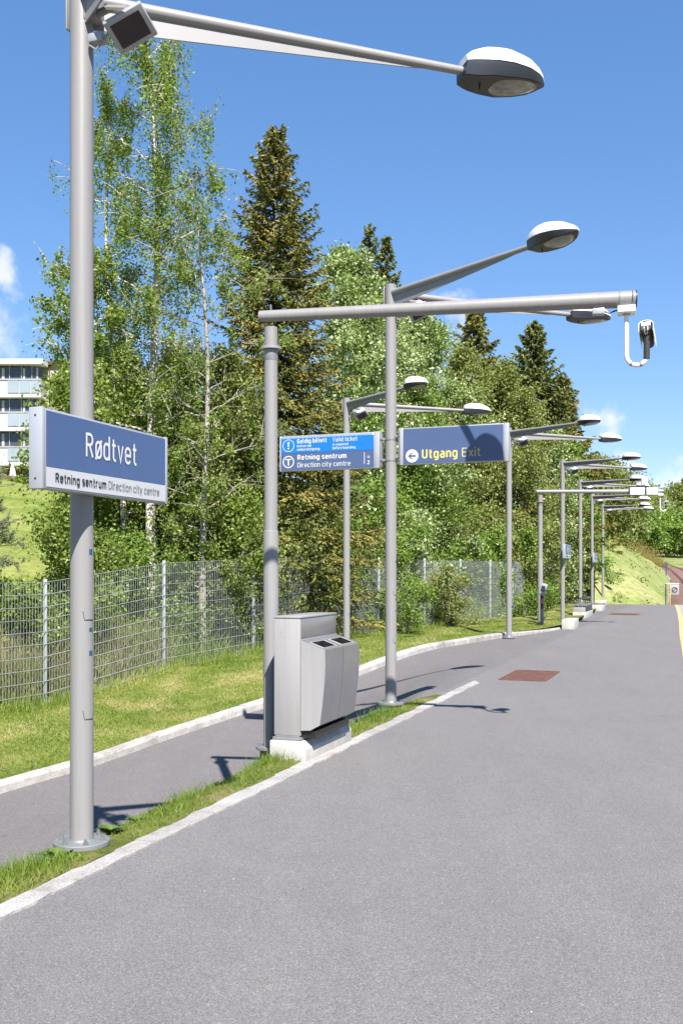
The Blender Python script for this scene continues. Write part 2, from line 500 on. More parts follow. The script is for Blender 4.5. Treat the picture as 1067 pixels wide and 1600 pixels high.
def leaf_quads(rng, C, l, w, upbias=.5, T=None):
    n = len(C)
    nr, t, b = frames(rng, n, upbias)
    if T is not None:
        t = T / np.maximum(np.linalg.norm(T, axis=1, keepdims=True), 1e-6)
        b = np.cross(nr, t); b /= np.maximum(np.linalg.norm(b, axis=1, keepdims=True), 1e-6)
        nr = np.cross(t, b)
    l = (np.broadcast_to(l, (n,)))[:, None]; w = (np.broadcast_to(w, (n,)))[:, None]
    V = np.stack([C - t * l * .5, C + b * w * .5 - t * l * .08 + nr * l * .06, C + t * l * .5, C - b * w * .5 - t * l * .08 + nr * l * .06], 1)
    return V.reshape(-1, 3), np.arange(4 * n).reshape(n, 4)

def tubes_np(Pn, Rn, seg=5):
    """Pn (B,n,3), Rn (B,n)"""
    B, n, _ = Pn.shape
    T = np.gradient(Pn, axis=1); T /= np.maximum(np.linalg.norm(T, axis=2, keepdims=True), 1e-9)
    ref = np.where(np.abs(T[..., 2:3]) < .9, np.array([0, 0, 1.]), np.array([1., 0, 0]))
    a = np.cross(T, ref); a /= np.maximum(np.linalg.norm(a, axis=2, keepdims=True), 1e-9)
    b = np.cross(T, a)
    an = 2 * np.pi * np.arange(seg) / seg
    V = Pn[:, :, None, :] + Rn[:, :, None, None] * (a[:, :, None, :] * np.cos(an)[None, None, :, None] + b[:, :, None, :] * np.sin(an)[None, None, :, None])
    idx = np.arange(B * n * seg).reshape(B, n, seg)
    i0 = idx[:, :-1]; i1 = idx[:, 1:]
    Q = np.stack([i0, np.roll(i0, -1, 2), np.roll(i1, -1, 2), i1], -1).reshape(-1, 4)
    return V.reshape(-1, 3), Q

def join(parts):
    Vs, Qs, k = [], [], 0
    for V_, Q_ in parts:
        Vs.append(V_); Qs.append(Q_ + k); k += len(V_)
    return np.concatenate(Vs), np.concatenate(Qs)

PROF = {
    'oval': lambda t: np.sin(np.pi * np.clip(.12 + .86 * t, 0, 1)) ** .75,
    'birch': lambda t: np.clip(np.interp(t, [0, .2, .45, .7, .88, 1], [.5, .85, 1, 1, .85, .4]), 0, 1),
    'bush': lambda t: np.interp(t, [0, .3, .6, .85, 1], [.9, 1.05, .95, .65, .3]),
    'thin': lambda t: np.interp(t, [0, .3, .6, .85, 1], [.6, 1., .8, .5, .15]),
}
def deciduous(name, label, x, y, zb, H, R, mat, bark, n, seed, prof='oval', t0=.15, nl=26, el=(.25, 1.0), ntw=9, twl=.5, droop=.15,
              sig=.13, leaf=(.07, .12), strand=0.0, tr=.09, lean=(0, 0), stems=1, group=None, cat='tree', bare=0.0):
    rng = np.random.default_rng(seed)
    parts, anch, wts = [], [], []
    for st in range(stems):
        m_ = 12; q = np.linspace(0, 1, m_)
        so = rng.normal(0, .25 if stems > 1 else 0, 2)
        hs = H * (1 if st == 0 else rng.uniform(.7, .95))
        ph = rng.uniform(0, 6, 2)
        tx = lean[0] * q ** 1.3 + .015 * H * np.sin(3.1 * q * 2 + ph[0]) * q + so[0] * (1 + 2.2 * q)
        ty = lean[1] * q ** 1.3 + .015 * H * np.sin(2.7 * q * 2 + ph[1]) * q + so[1] * (1 + 2.2 * q)
        Tk = np.stack([tx, ty, -.25 + (hs + .1) * q], -1)
        parts.append(tubes_np(Tk[None], (tr * (1 - q) ** .8 + .012)[None], 8))
        B = max(6, nl // stems)
        t = t0 + (1 - t0) * ((np.arange(B) + rng.random(B)) / B) ** .92
        base = np.stack([np.interp(t, q, Tk[:, k]) for k in range(3)], -1)
        az = np.arange(B) * 2.39996 + rng.uniform(0, 1.2, B)
        tl = (t - t0) / (1 - t0)
        Ln = R * PROF[prof](tl) * rng.uniform(.6, 1.25, B)
        e = el[0] + (el[1] - el[0]) * tl + rng.normal(0, .16, B)
        d = np.stack([np.cos(az) * np.cos(e), np.sin(az) * np.cos(e), np.sin(e)], -1)
        qq = np.linspace(0, 1, 7)
        W = rng.normal(0, .045, (B, 7, 3)) * qq[None, :, None] * Ln[:, None, None]
        Lp = base[:, None] + d[:, None] * (Ln[:, None] * qq)[..., None] + W
        Lp[:, :, 2] -= droop * Ln[:, None] * qq[None] ** 2
        parts.append(tubes_np(Lp, (tr * .30 * (1 - .75 * tl))[:, None] * (1 - .85 * qq)[None] + .003, 5))
        # twigs
        K = B * ntw; bi = np.repeat(np.arange(B), ntw)
        q0 = rng.uniform(.2, 1, K)
        f = q0 * 6; i0 = np.minimum(f.astype(int), 5); fr = (f - i0)[:, None]
        s0 = Lp[bi, i0] * (1 - fr) + Lp[bi, i0 + 1] * fr
        dv = d[bi] * .8 + rng.normal(0, .65, (K, 3)); dv /= np.linalg.norm(dv, axis=1, keepdims=True)
        tlw = (np.maximum(Ln[bi], .4) * twl * rng.uniform(.35, 1.1, K))
        q3 = np.linspace(0, 1, 5)
        Tp = s0[:, None] + dv[:, None] * (tlw[:, None] * q3)[..., None]
        Tp[:, :, 2] -= droop * tlw[:, None] * q3 ** 2
        parts.append(tubes_np(Tp, np.full((K, 1), .006) * (1 - .7 * q3)[None] * (1 + .5 * tr / .09) + .0012, 3))
        keep = rng.random(K) > bare
        A = Tp[keep][:, 1:].reshape(-1, 3); anch.append(A)
        A2 = Lp[:, 4:].reshape(-1, 3); anch.append(A2)
        anch.append(Tk[-2:])
    A = np.concatenate(anch)
    ar = rng.random(len(A))
    ai = rng.integers(0, len(A), n)
    C = A[ai] + rng.normal(0, sig, (n, 3)) * np.array([1, 1, .8])
    if strand > 0:
        sel = rng.choice(len(A), min(len(A), max(260, n // 34)), replace=False); ai = sel[rng.integers(0, len(sel), n)]
        sl = rng.uniform(.25, 1, len(A)) * strand
        loose = rng.random(n) < .3; ai = np.where(loose, rng.integers(0, len(A), n), ai)
        dn = rng.random(n) * sl[ai]
        C = A[ai] + rng.normal(0, sig * .45, (n, 3)) + np.stack([.06 * np.sin(ai), .06 * np.cos(ai * 1.7), -np.ones(n)], -1) * dn[:, None]
    C = C[C[:, 2] > .08]
    n = len(C)
    l = rng.uniform(leaf[0], leaf[1], n)
    V, Q = leaf_quads(rng, C, l, l * .68, .55)
    tint = np.clip(.62 * rng.random(n) + .38 * ar[ai[:n]] , 0, 1)
    root = empty(name, (x, y, zb))
    tag(root, label, cat, group)
    tv, tq = join(parts)
    link_mesh('trunk', np_mesh('trunk', tv, tq, 4, None, True), bark, root)
    link_mesh('crown', np_mesh('crown', V, Q, 4, tint), mat, root)
    return root

def spruce(name, label, x, y, zb, H, R, mat, seed, n_side=11, pw=.85, sprig=(.10, .17), group=None, t0=.06, step=.30):
    rng = np.random.default_rng(seed)
    q = np.linspace(0, 1, 9)
    Tk = np.stack([.03 * np.sin(5 * q), .03 * np.cos(4 * q), -.25 + (H + .25) * q], -1)
    parts = [tubes_np(Tk[None], (.011 * H * (1 - q) + .012)[None], 7)]
    zs = np.arange(t0 * H, H - .15, step * (H / 11) ** .4)
    B = []; Ls = []; Es = []; Az = []
    for k, z in enumerate(zs):
        t = z / H
        nb = 8 if t < .8 else 6
        for j in range(nb):
            Az.append(k * 1.1 + j * 2 * math.pi / nb + rng.normal(0, .2))
            Ls.append((R * (1 - t) ** pw) * rng.uniform(.62, 1.22) + .10)
            Es.append(np.interp(t, [0, .5, .85, 1], [-.30, -.08, .35, .8]) + rng.normal(0, .1))
            B.append(z + rng.uniform(-.1, .1))
    B = np.array(B); Ls = np.array(Ls); Es = np.array(Es); Az = np.array(Az); n = len(B)
    dh = np.stack([np.cos(Az), np.sin(Az), np.zeros(n)], -1)
    side = np.stack([-np.sin(Az), np.cos(Az), np.zeros(n)], -1)
    qq = np.linspace(0, 1, 6)
    Bp = dh[:, None] * (Ls[:, None] * qq * np.cos(Es)[:, None])[..., None]
    Bp[:, :, 2] += B[:, None] + Ls[:, None] * (np.sin(Es)[:, None] * qq + .22 * qq ** 2.5 - .12 * qq)
    parts.append(tubes_np(Bp, (.012 + .010 * Ls)[:, None] * (1 - .85 * qq)[None], 4))
    # side twigs
    k = n_side; bi = np.repeat(np.arange(n), 2 * k)
    q0 = np.tile(np.concatenate([np.linspace(.12, 1, k)] * 2), n) + rng.normal(0, .03, 2 * k * n)
    q0 = np.clip(q0, .05, 1)
    sgn = np.tile(np.concatenate([np.ones(k), -np.ones(k)]), n)
    f = q0 * 5; i0 = np.minimum(f.astype(int), 4); fr = (f - i0)[:, None]
    s0 = Bp[bi, i0] * (1 - fr) + Bp[bi, i0 + 1] * fr
    td = dh[bi] * .75 + side[bi] * sgn[:, None] * .75 + rng.normal(0, .14, (len(bi), 3)); td[:, 2] -= .22
    td /= np.linalg.norm(td, axis=1, keepdims=True)
    tl = (.42 * Ls[bi] * (1.05 - q0) + .10) * rng.uniform(.6, 1.2, len(bi))
    # sprigs along twigs and along branches
    C, T, ti = [], [], []
    br = rng.random(n)
    ns = np.maximum(2, (tl / .055).astype(int))
    ri = np.repeat(np.arange(len(bi)), ns)
    qs = rng.random(len(ri))
    C.append(s0[ri] + td[ri] * (tl[ri] * qs)[:, None] + np.stack([np.zeros(len(ri)), np.zeros(len(ri)), -.10 * tl[ri] * qs ** 2], -1))
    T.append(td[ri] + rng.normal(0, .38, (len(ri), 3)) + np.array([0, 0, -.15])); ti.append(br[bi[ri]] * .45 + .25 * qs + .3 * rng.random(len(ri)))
    mb_ = np.repeat(np.arange(n), np.maximum(4, (Ls / .025).astype(int)))
    q1 = rng.random(len(mb_)); f = q1 * 5; i0 = np.minimum(f.astype(int), 4); fr = (f - i0)[:, None]
    C.append(Bp[mb_, i0] * (1 - fr) + Bp[mb_, i0 + 1] * fr)
    T.append(dh[mb_] + rng.normal(0, .5, (len(mb_), 3)) + np.array([0, 0, .1])); ti.append(br[mb_] * .45 + .25 * q1 + .3 * rng.random(len(mb_)))
    m_ = 160
    C.append(np.stack([rng.normal(0, .03, m_), rng.normal(0, .03, m_), H - .55 + .6 * rng.random(m_)], -1))
    T.append(rng.normal(0, .5, (m_, 3)) + np.array([0, 0, .9])); ti.append(rng.random(m_))
    C = np.concatenate(C); T = np.concatenate(T); ti = np.concatenate(ti)
    C = C + rng.normal(0, .012, C.shape)
    l = rng.uniform(sprig[0], sprig[1], len(C))
    V, Q = leaf_quads(rng, C, l, l * .31, .6, T)
    root = empty(name, (x, y, zb)); tag(root, label, 'tree', group)
    tv, tq = join(parts)
    link_mesh('trunk', np_mesh('trunk', tv, tq, 4, None, True), M['bark_spruce'], root)
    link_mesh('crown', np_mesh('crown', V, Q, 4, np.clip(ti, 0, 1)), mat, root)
    return root

def ground_z(x, y):
    u = x * SN + y * CS; v = x * CS - y * SN
    return float(zground(u, v))

def tree(kind, name, label, px, Y, top, R, **kw):
    if Y < 34:
        Y *= 1.2; R *= 1.2
        if 'leaf' in kw: kw['leaf'] = tuple(1.12 * q for q in kw['leaf'])
        if 'tr' in kw: kw['tr'] *= 1.2
        if 'sig' in kw: kw['sig'] *= 1.15
    x = (px - 533.5) / F * Y
    zb = kw.pop('zb', None)
    if zb is None: zb = ground_z(x, Y)
    H = 1.6 + (893 - top) / F * Y - zb
    if kind == 'spruce':
        return spruce(name, label, x, Y, zb, H, R, kw.pop('mat', M['needle']), **kw)
    return deciduous(name, label, x, Y, zb, H, R, **kw)

BB = dict(mat=M['leaf_birch'], bark=M['bark_birch'])
# the tall birches at the left
tree('d', 'birch_tree', 'tallest white stemmed birch with hanging shoots, reaching up to the nearest lamp arm', 238, 18, 60, 1.7, n=42000, seed=11, prof='birch', t0=.26, nl=44,
     el=(.35, 1.0), ntw=12, twl=.42, droop=.28, sig=.09, leaf=(.038, .066), strand=1.15, tr=.10, **BB)
tree('d', 'birch_tree', 'slim leaning birch stem just behind the nearest lamp pole, second highest birch', 196, 18.6, 118, 1.0, n=17000, seed=12, prof='birch', t0=.2, nl=26,
     el=(.4, 1.0), ntw=10, twl=.45, droop=.28, sig=.09, leaf=(.038, .066), strand=.9, tr=.06, lean=(-.5, .1), **BB)
tree('d', 'birch_tree', 'leafy birch half hidden by the nearest lamp pole, poking out on its building side', 134, 17.6, 400, 1.0, n=11000, seed=13, prof='birch', t0=.45, nl=30,
     el=(.3, .9), ntw=10, twl=.5, droop=.22, sig=.11, leaf=(.055, .09), strand=.3, tr=.06, **BB)
tree('d', 'birch_tree', 'thin leaved birch with many bare grey branches beside the tall spruce', 318, 17.3, 322, 1.5, n=15500, seed=14, prof='birch', t0=.12, nl=40,
     el=(.35, .75), ntw=13, twl=.5, droop=.1, sig=.11, leaf=(.042, .07), strand=.12, tr=.062, bare=.3, mat=M['leaf_birch'], bark=M['bark_pale'])
BL = dict(bark=M['bark'])
tree('d', 'deciduous_tree', 'spreading tree whose boughs reach toward the apartment building above the station sign', 112, 16.8, 590, .95, mat=M['leaf_birch'], n=5500, seed=15, prof='bush', t0=.6, nl=24,
     el=(.05, .9), ntw=9, sig=.12, leaf=(.055, .095), **BL)
tree('d', 'deciduous_tree', 'round leafy tree between the two white birch trunks', 275, 20.8, 560, 1.5, mat=M['leaf_birch'], n=22000, seed=16, prof='oval', t0=.1, nl=34, ntw=10, sig=.15, leaf=(.055, .095), **BL)
tree('d', 'deciduous_tree', 'dense bush tree rising directly behind the blue station name sign', 186, 20.5, 560, 1.3, mat=M['leaf_birch'], n=26000, seed=17, prof='bush', t0=.06, nl=34, ntw=10, sig=.15, leaf=(.055, .095), **BL)
tree('d', 'deciduous_tree', 'twiggy olive tree at the foot of the tall spruce', 352, 18.4, 560, 1.1, mat=M['leaf_olive'], n=20000, seed=18, prof='bush', t0=.06, nl=34, ntw=11, sig=.13, leaf=(.05, .085), bare=.2, **BL)
for lab_, px_, Y_, top_, R_, m_ in [('low bright bush tree under the two white birch trunks', 222, 20.0, 660, 1.4, 'leaf_green'), ('low bush tree at the foot of the thin leaved birch', 296, 19.6, 640, 1.4, 'leaf_birch'),
                                ('low olive bush tree between the thin leaved birch and the near gantry post', 378, 20.0, 640, 1.35, 'leaf_olive'), ('low bush tree directly under the station name sign', 150, 19.6, 745, 1.05, 'leaf_birch')]:
    tree('d', 'deciduous_tree', lab_, px_, Y_, top_, R_, mat=M[m_], n=30000, seed=500 + px_, prof='bush', t0=.03, nl=34, el=(.15, 1.0), ntw=11, sig=.15, leaf=(.045, .08), **BL)
# spruces
tree('spruce', 'spruce_tree', 'tall golden brown spruce with pointed top behind the near gantry post', 430, 20.3, 203, 2.35, seed=21, n_side=20, pw=.70, step=.23, sprig=(.09, .16))
tree('spruce', 'spruce_tree', 'short spreading spruce low behind the lamp pole beside the ticket sign', 520, 22.5, 640, 1.35, seed=22, n_side=11, mat=M['needle_green'])
tree('spruce', 'spruce_tree', 'middle distance spruce with thin pointed top behind the exit sign', 742, 42, 484, 3.6, seed=23, n_side=15, pw=.7, sprig=(.15, .25), step=.28)
tree('spruce', 'spruce_tree', 'symmetrical spruce standing against the sky right of the exit sign', 833, 50, 504, 4.0, seed=24, n_side=15, pw=.72, sprig=(.18, .3), step=.32, mat=M['needle_green'])
tree('spruce', 'spruce_tree', 'farthest spruce with drooping boughs beyond the distant lamp arms', 876, 60, 586, 4.0, seed=25, n_side=15, pw=.7, sprig=(.2, .34), step=.34)
# pale broadleaf mass
PL = dict(mat=M['leaf_pale'], bark=M['bark'])
tree('d', 'deciduous_tree', 'pale leaved tree directly beside the tall spruce, domed top', 548, 25.5, 398, 2.0, n=42000, seed=31, t0=.08, nl=44, ntw=11, sig=.13, leaf=(.07, .12), **PL)
tree('d', 'deciduous_tree', 'silvery leaved tree behind the near gantry beam', 594, 28, 452, 1.95, n=40000, seed=32, t0=.08, nl=42, ntw=11, sig=.13, leaf=(.07, .12), **PL)
tree('d', 'deciduous_tree', 'silvery green tree between the lamp pole and the middle spruce', 664, 29.5, 492, 1.9, n=40000, seed=33, t0=.08, nl=42, ntw=11, sig=.13, leaf=(.07, .12), **PL)
tree('d', 'deciduous_tree', 'bright green bush tree under the exit sign', 640, 28, 616, 1.5, mat=M['leaf_green'], n=30000, seed=34, prof='bush', t0=.05, nl=36, ntw=10, sig=.16, leaf=(.065, .11), **BL)
tree('d', 'deciduous_tree', 'bright green bush tree under the ticket sign', 572, 25.2, 650, 1.4, mat=M['leaf_green'], n=24000, seed=35, prof='bush', t0=.05, nl=32, ntw=10, sig=.15, leaf=(.06, .10), **BL)
tree('d', 'deciduous_tree', 'olive bush tree just beyond the near gantry post', 462, 20.0, 775, 1.1, mat=M['leaf_olive'], n=18000, seed=36, prof='bush', t0=.05, nl=28, ntw=10, sig=.14, leaf=(.055, .09), **BL)
tree('spruce', 'spruce_tree', 'distant dark slender spruce peeping above the pale leaved trees', 577, 45, 352, 1.7, seed=37, n_side=9, sprig=(.15, .25), step=.36, mat=M['needle_green'], pw=.6)
tree('spruce', 'spruce_tree', 'distant dark slender spruce, shorter one close to the lamp pole top', 603, 46, 372, 1.9, seed=38, n_side=9, sprig=(.15, .25), step=.36, mat=M['needle_green'], pw=.6)
OL = dict(mat=M['leaf_olive'], bark=M['bark'])
tree('d', 'willow_tree', 'grey green willow behind the exit sign lettering', 724, 33, 562, 1.6, n=34000, seed=41, prof='bush', t0=.05, nl=40, ntw=11, sig=.17, leaf=(.07, .11), **OL)
tree('d', 'willow_tree', 'grey green willow above the end of the exit sign', 784, 33.9, 574, 1.5, n=34000, seed=42, prof='bush', t0=.05, nl=40, ntw=11, sig=.18, leaf=(.075, .12), **OL)
tree('d', 'willow_tree', 'willow thicket tree in front of the symmetrical spruce', 812, 41, 628, 1.9, n=28000, seed=43, prof='bush', t0=.05, nl=36, ntw=11, sig=.19, leaf=(.08, .14), **OL)
tree('d', 'deciduous_tree', 'leafy tree behind the far gantry post', 850, 47, 684, 1.8, mat=M['leaf_pale'], n=24000, seed=44, prof='bush', t0=.05, nl=34, ntw=11, sig=.2, leaf=(.09, .15), **BL)
tree('d', 'deciduous_tree', 'small crowned tree behind the far station sign', 886, 53, 700, 1.6, mat=M['leaf_green'], n=20000, seed=45, prof='bush', t0=.05, nl=34, ntw=10, sig=.22, leaf=(.1, .17), **BL)
tree('d', 'deciduous_tree', 'round bush tree at the platform end beside the grassy bank', 912, 54, 770, 1.5, mat=M['leaf_green'], n=15000, seed=46, prof='bush', t0=.03, nl=28, ntw=9, sig=.2, leaf=(.1, .17), zb=.3, **BL)
tree('d', 'deciduous_tree', 'loose crowned tree seen between the distant lamp heads', 938, 66, 728, 3.0, mat=M['leaf_olive'], n=20000, seed=47, prof='oval', t0=.1, nl=34, ntw=10, sig=.3, leaf=(.14, .22), zb=2.5, **BL)
tree('d', 'willow_tree', 'low willow filling the gap under the middle spruce', 690, 31, 690, 1.5, n=22000, seed=48, prof='bush', t0=.04, nl=30, ntw=10, sig=.16, leaf=(.065, .105), **OL)

# shrubs that crowd the fence
k = 0
for s_, d_, h_, r_, m_ in [(15.5, 1.6, 1.1, .7, 'leaf_birch'), (16.8, .9, 2.3, 1.0, 'leaf_birch'), (18.2, .75, 2.6, 1.0, 'leaf_green'), (19.6, .7, 2.7, 1.05, 'leaf_birch'), (20.6, .75, 2.6, 1.0, 'leaf_green'), (21.6, .8, 2.6, 1.0, 'leaf_olive'), (22.8, .9, 2.5, 1.0, 'leaf_green'), (24.2, 1.1, 2.2, .9, 'leaf_olive'), (25.8, 1.2, 2.2, .9, 'leaf_green'), (27.4, 1.3, 2.2, .95, 'leaf_olive'), (29.2, 1.2, 2.3, .95, 'leaf_olive'), (31, 1.2, 2.3, .95, 'leaf_pale'), (33, 1.2, 2.4, .95, 'leaf_olive'), (35.2, 1.2, 2.5, 1.0, 'leaf_green'), (37.6, 1.1, 2.6, .95, 'leaf_olive'), (40.2, 1.0, 2.6, .95, 'leaf_green'), (43, 1.0, 2.8, 1.0, 'leaf_olive'), (46, .9, 2.9, 1.0, 'leaf_green'), (49.5, .9, 3.0, 1.0, 'leaf_olive')]:
    x, y, _ = uv(s_, float(vf(s_)) - d_ - (.45 if s_ < 34 else .1))
    deciduous('shrub', 'leafy shrub crowding the back of the wire mesh fence', x, y, ground_z(x, y), h_ * 1.15, r_ * 1.15, M[m_], M['bark'], int(10500 * (1.15 if s_ < 30 else .8)), 100 + k, prof='bush', t0=.03, nl=22, el=(.3, 1.1),
              ntw=9, sig=.13, leaf=(.05, .085) if s_ < 26 else (.08, .13), tr=.03, stems=2, group='shrubs behind the wire mesh fence', cat='shrub'); k += 1
for lab, s_, d_, h_, r_, m_ in [('bushy shrub growing through the fence onto the grass beside the lamp pole', 29.5, -.6, 1.6, .95, 'leaf_olive'),
                          ('bright green shrub leaning over the fence just beyond the litter bin', 25.0, -.15, 1.7, .8, 'leaf_green'),
                          ('small shrub in front of the fence behind the slender lamp pole', 35.0, -.45, 1.1, .6, 'leaf_green'),
                          ('low shrub by the foot of the far gantry post', 40.0, -.5, 1.2, .7, 'leaf_green')]:
    x, y, _ = uv(s_, float(vf(s_)) - d_)
    deciduous('shrub', lab, x, y, ground_z(x, y), h_, r_, M[m_], M['bark'], 7500, 140 + k, prof='bush', t0=.02, nl=24, el=(.2, 1.1), ntw=9, sig=.10, leaf=(.05, .08), tr=.025, stems=3, cat='shrub'); k += 1

# pine boughs entering at the left edge
def pine(x, y, zb, H, seed):
    rng = np.random.default_rng(seed)
    q = np.linspace(0, 1, 8)
    Tk = np.stack([.1 * np.sin(3 * q), .05 * q, -.2 + (H + .2) * q], -1)
    parts = [tubes_np(Tk[None], (.07 * (1 - q) + .012)[None], 7)]
    C, T, ti = [], [], []
    B = 30
    az = rng.uniform(-.9, 1.1, B); z0 = rng.uniform(1.5, H, B)
    Ln = rng.uniform(.7, 1.35, B) * (1.1 - .45 * z0 / H)
    e = rng.uniform(.0, .55, B)
    d = np.stack([np.cos(az) * np.cos(e), np.sin(az) * np.cos(e), np.sin(e)], -1)
    qq = np.linspace(0, 1, 6)
    base = np.stack([np.zeros(B), np.zeros(B), z0], -1)
    Lp = base[:, None] + d[:, None] * (Ln[:, None] * qq)[..., None] + rng.normal(0, .03, (B, 6, 3)) * qq[None, :, None]
    parts.append(tubes_np(Lp, (.016 * (1 - .8 * qq))[None].repeat(B, 0), 4))
    K = B * 7; bi = np.repeat(np.arange(B), 7); q0 = rng.uniform(.45, 1, K)
    s0 = base[bi] + d[bi] * (Ln[bi] * q0)[:, None]
    dv = d[bi] + rng.normal(0, .55, (K, 3)) + np.array([0, 0, .35]); dv /= np.linalg.norm(dv, axis=1, keepdims=True)
    tl = rng.uniform(.12, .3, K)
    Tp = s0[:, None] + dv[:, None] * (tl[:, None] * np.linspace(0, 1, 4))[..., None]
    parts.append(tubes_np(Tp, np.full((K, 4), .006), 3))
    n = 14000
    ri = rng.integers(0, K, n); qs = rng.uniform(.25, 1.05, n)
    Cc = s0[ri] + dv[ri] * (tl[ri] * qs)[:, None]
    Tt = dv[ri] * .7 + rng.normal(0, .55, (n, 3)); Tt /= np.linalg.norm(Tt, axis=1, keepdims=True)
    V, Q = leaf_quads(rng, Cc + Tt * .035, rng.uniform(.06, .09, n), .008, .3, Tt)
    root = empty('pine_tree', (x, y, zb)); tag(root, 'young pine with soft blue green needles at the edge behind the fence', 'tree')
    tv, tq = join(parts)
    link_mesh('trunk', np_mesh('trunk', tv, tq, 4, None, True), M['bark'], root)
    link_mesh('crown', np_mesh('crown', V, Q, 4, rng.random(n)), M['needle_pine'], root)
pine(-6.7, 17.4, ground_z(-6.7, 17.4), 3.1, 51)

# far forest beyond the bank
rng = np.random.default_rng(77)
far = [(960, 150, 800, 4.2, 'leaf_far'), (985, 150, 790, 4.0, 'leaf_far'), (1012, 165, 800, 4.0, 'leaf_green'), (1040, 175, 812, 4.5, 'leaf_green'), (1072, 175, 806, 4.5, 'leaf_far'),
       (945, 172, 752, 5, 'leaf_olive'), (975, 180, 760, 5, 'leaf_far'), (1000, 190, 770, 5, 'leaf_olive'), (1030, 195, 782, 5, 'leaf_far'), (1058, 200, 765, 5.5, 'leaf_olive'), (1085, 200, 770, 5.5, 'leaf_olive'),
       (1045, 205, 770, 5, 'leaf_far'), (920, 168, 765, 5, 'leaf_far'), (1015, 205, 765, 5, 'leaf_far')]
for i, (px, Y, top, R_, m_) in enumerate(far):
    x = (px - 533.5) / F * Y
    zb = 1.6 + (893 - (856 if px < 1000 and Y < 160 else 866)) / F * Y - .3
    H = 1.6 + (893 - top) / F * Y - zb
    deciduous('forest_tree', 'distant broadleaf tree of the wood beyond the railway bend', x, Y, zb, H, R_, M[m_], M['bark'], 9000, 200 + i, t0=.16, nl=30, ntw=9, sig=.45, leaf=(.3, .5), tr=.22, group='trees of the far wood', prof='oval')
for i, (px, Y, top, R_) in enumerate([(985, 196, 742, 4.0), (962, 185, 738, 3.6), (1067, 205, 748, 3.4)]):
    x = (px - 533.5) / F * Y; zb = 1.6 + (893 - 866) / F * Y - .3
    spruce('forest_spruce', 'distant spruce rising among the broadleaf trees of the far wood', x, Y, zb, 1.6 + (893 - top) / F * Y - zb, R_, M['needle_green'], 230 + i, n_side=7, sprig=(.5, .8), group='spruces of the far wood', step=.5)

# ------------------------------------------------------- embankment, track, meadow
def smooth_rows(rows, n):
    rows = np.array(rows, float)
    t = np.linspace(0, len(rows) - 1, n)
    i = np.clip(t.astype(int), 0, len(rows) - 2); f = t - i
    P0 = rows[np.maximum(i - 1, 0)]; P1 = rows[i]; P2 = rows[i + 1]; P3 = rows[np.minimum(i + 2, len(rows) - 1)]
    f = f[:, None]
    return .5 * ((2 * P1) + (-P0 + P2) * f + (2 * P0 - 5 * P1 + 4 * P2 - P3) * f ** 2 + (-P0 + 3 * P1 - 3 * P2 + P3) * f ** 3)
toe = smooth_rows([at(928, 957, 48.5), at(962, 950, 50), at(1008, 947, 50.8), at(1040, 945, 52.5), at(1049, 920, 66), at(1043, 901, 95), at(1033, 889, 138)], 60)
ridge = smooth_rows([at(930, 850, 60), at(946, 843, 62), at(962, 846, 66), at(985, 859, 78), at(1002, 871, 98), at(1018, 881, 125), at(1031, 887, 141)], 60)
rows_ = []
for k_ in np.linspace(0, 1, 14):
    r_ = toe + (ridge - toe) * k_
    r_[:, 2] += .5 * math.sin(math.pi * k_) * np.clip((r_[:, 1] < 90) * 1.0, .2, 1)
    r_[:, 2] += .06 * np.sin(1.3 * r_[:, 0] + 3 * k_) * math.sin(math.pi * k_)
    rows_.append(r_)
back = ridge + np.array([-9, 5, -.2]); rows_.append(back)
back2 = back + np.array([-4, 3, -4]); rows_.append(back2)
grid_mesh('embankment', np.stack(rows_, 1), M['bank'])
# track
ctr = smooth_rows([uv(-12, 2.15 , -1.05), uv(20, 1.8, -1.05), uv(46, .9, -1.0), at(1108, 952, 60), at(1092, 927, 74), at(1079, 908, 92), at(1066, 897, 110), at(1054, 889, 130), at(1036, 883.5, 147), at(1008, 880, 160), at(975, 878, 170)], 140)
tg = np.gradient(ctr, axis=0); tg[:, 2] = 0; tg /= np.linalg.norm(tg, axis=1, keepdims=True)
nrm = np.stack([tg[:, 1], -tg[:, 0], np.zeros(len(tg))], -1)
grid_mesh('track_bed', np.stack([ctr + nrm * a + np.array([0, 0, b]) for a, b in [(-2.4, -.7), (-1.7, -.12), (0, -.1), (1.7, -.12), (4.6, -.12), (5.6, -.7)]], 1), M['ballast'])
for off in (0, 3.6):
    mb = MB()
    for sgn in (-.72, .72):
        c_ = ctr + nrm * (sgn + off) + np.array([0, 0, .02])
        mb.tube([tuple(p) for p in c_], .05, 4)
    tag(mb.build('railway_rails', M['rustrail'], smooth=False), kind='structure')
# concrete cable trough edging
mbp = ctr[70:] + nrm[70:] * -2.1
tr_ = np.stack([mbp + nrm[70:] * a + np.array([0, 0, b]) for a, b in [(-.35, -.3), (-.35, .08), (.35, .08), (.35, -.3)]], 1)
grid_mesh('cable_trough', tr_, M['coping'])
# meadow
Pm = np.array([[at(930, 880, 145), at(1010, 881, 150), at(1060, 888, 138), at(1130, 893, 128), at(1250, 897, 125)],
               [at(930, 872, 165), at(1010, 873, 168), at(1060, 876, 165), at(1130, 878, 162), at(1250, 880, 160)],
               [at(900, 865, 190), at(1000, 865.5, 190), at(1060, 866, 190), at(1130, 866, 190), at(1280, 866, 190)],
               [at(860, 862, 240), at(1000, 862, 240), at(1060, 862, 240), at(1130, 862, 240), at(1300, 862, 240)]])
grid_mesh('meadow', Pm, M['bank'])
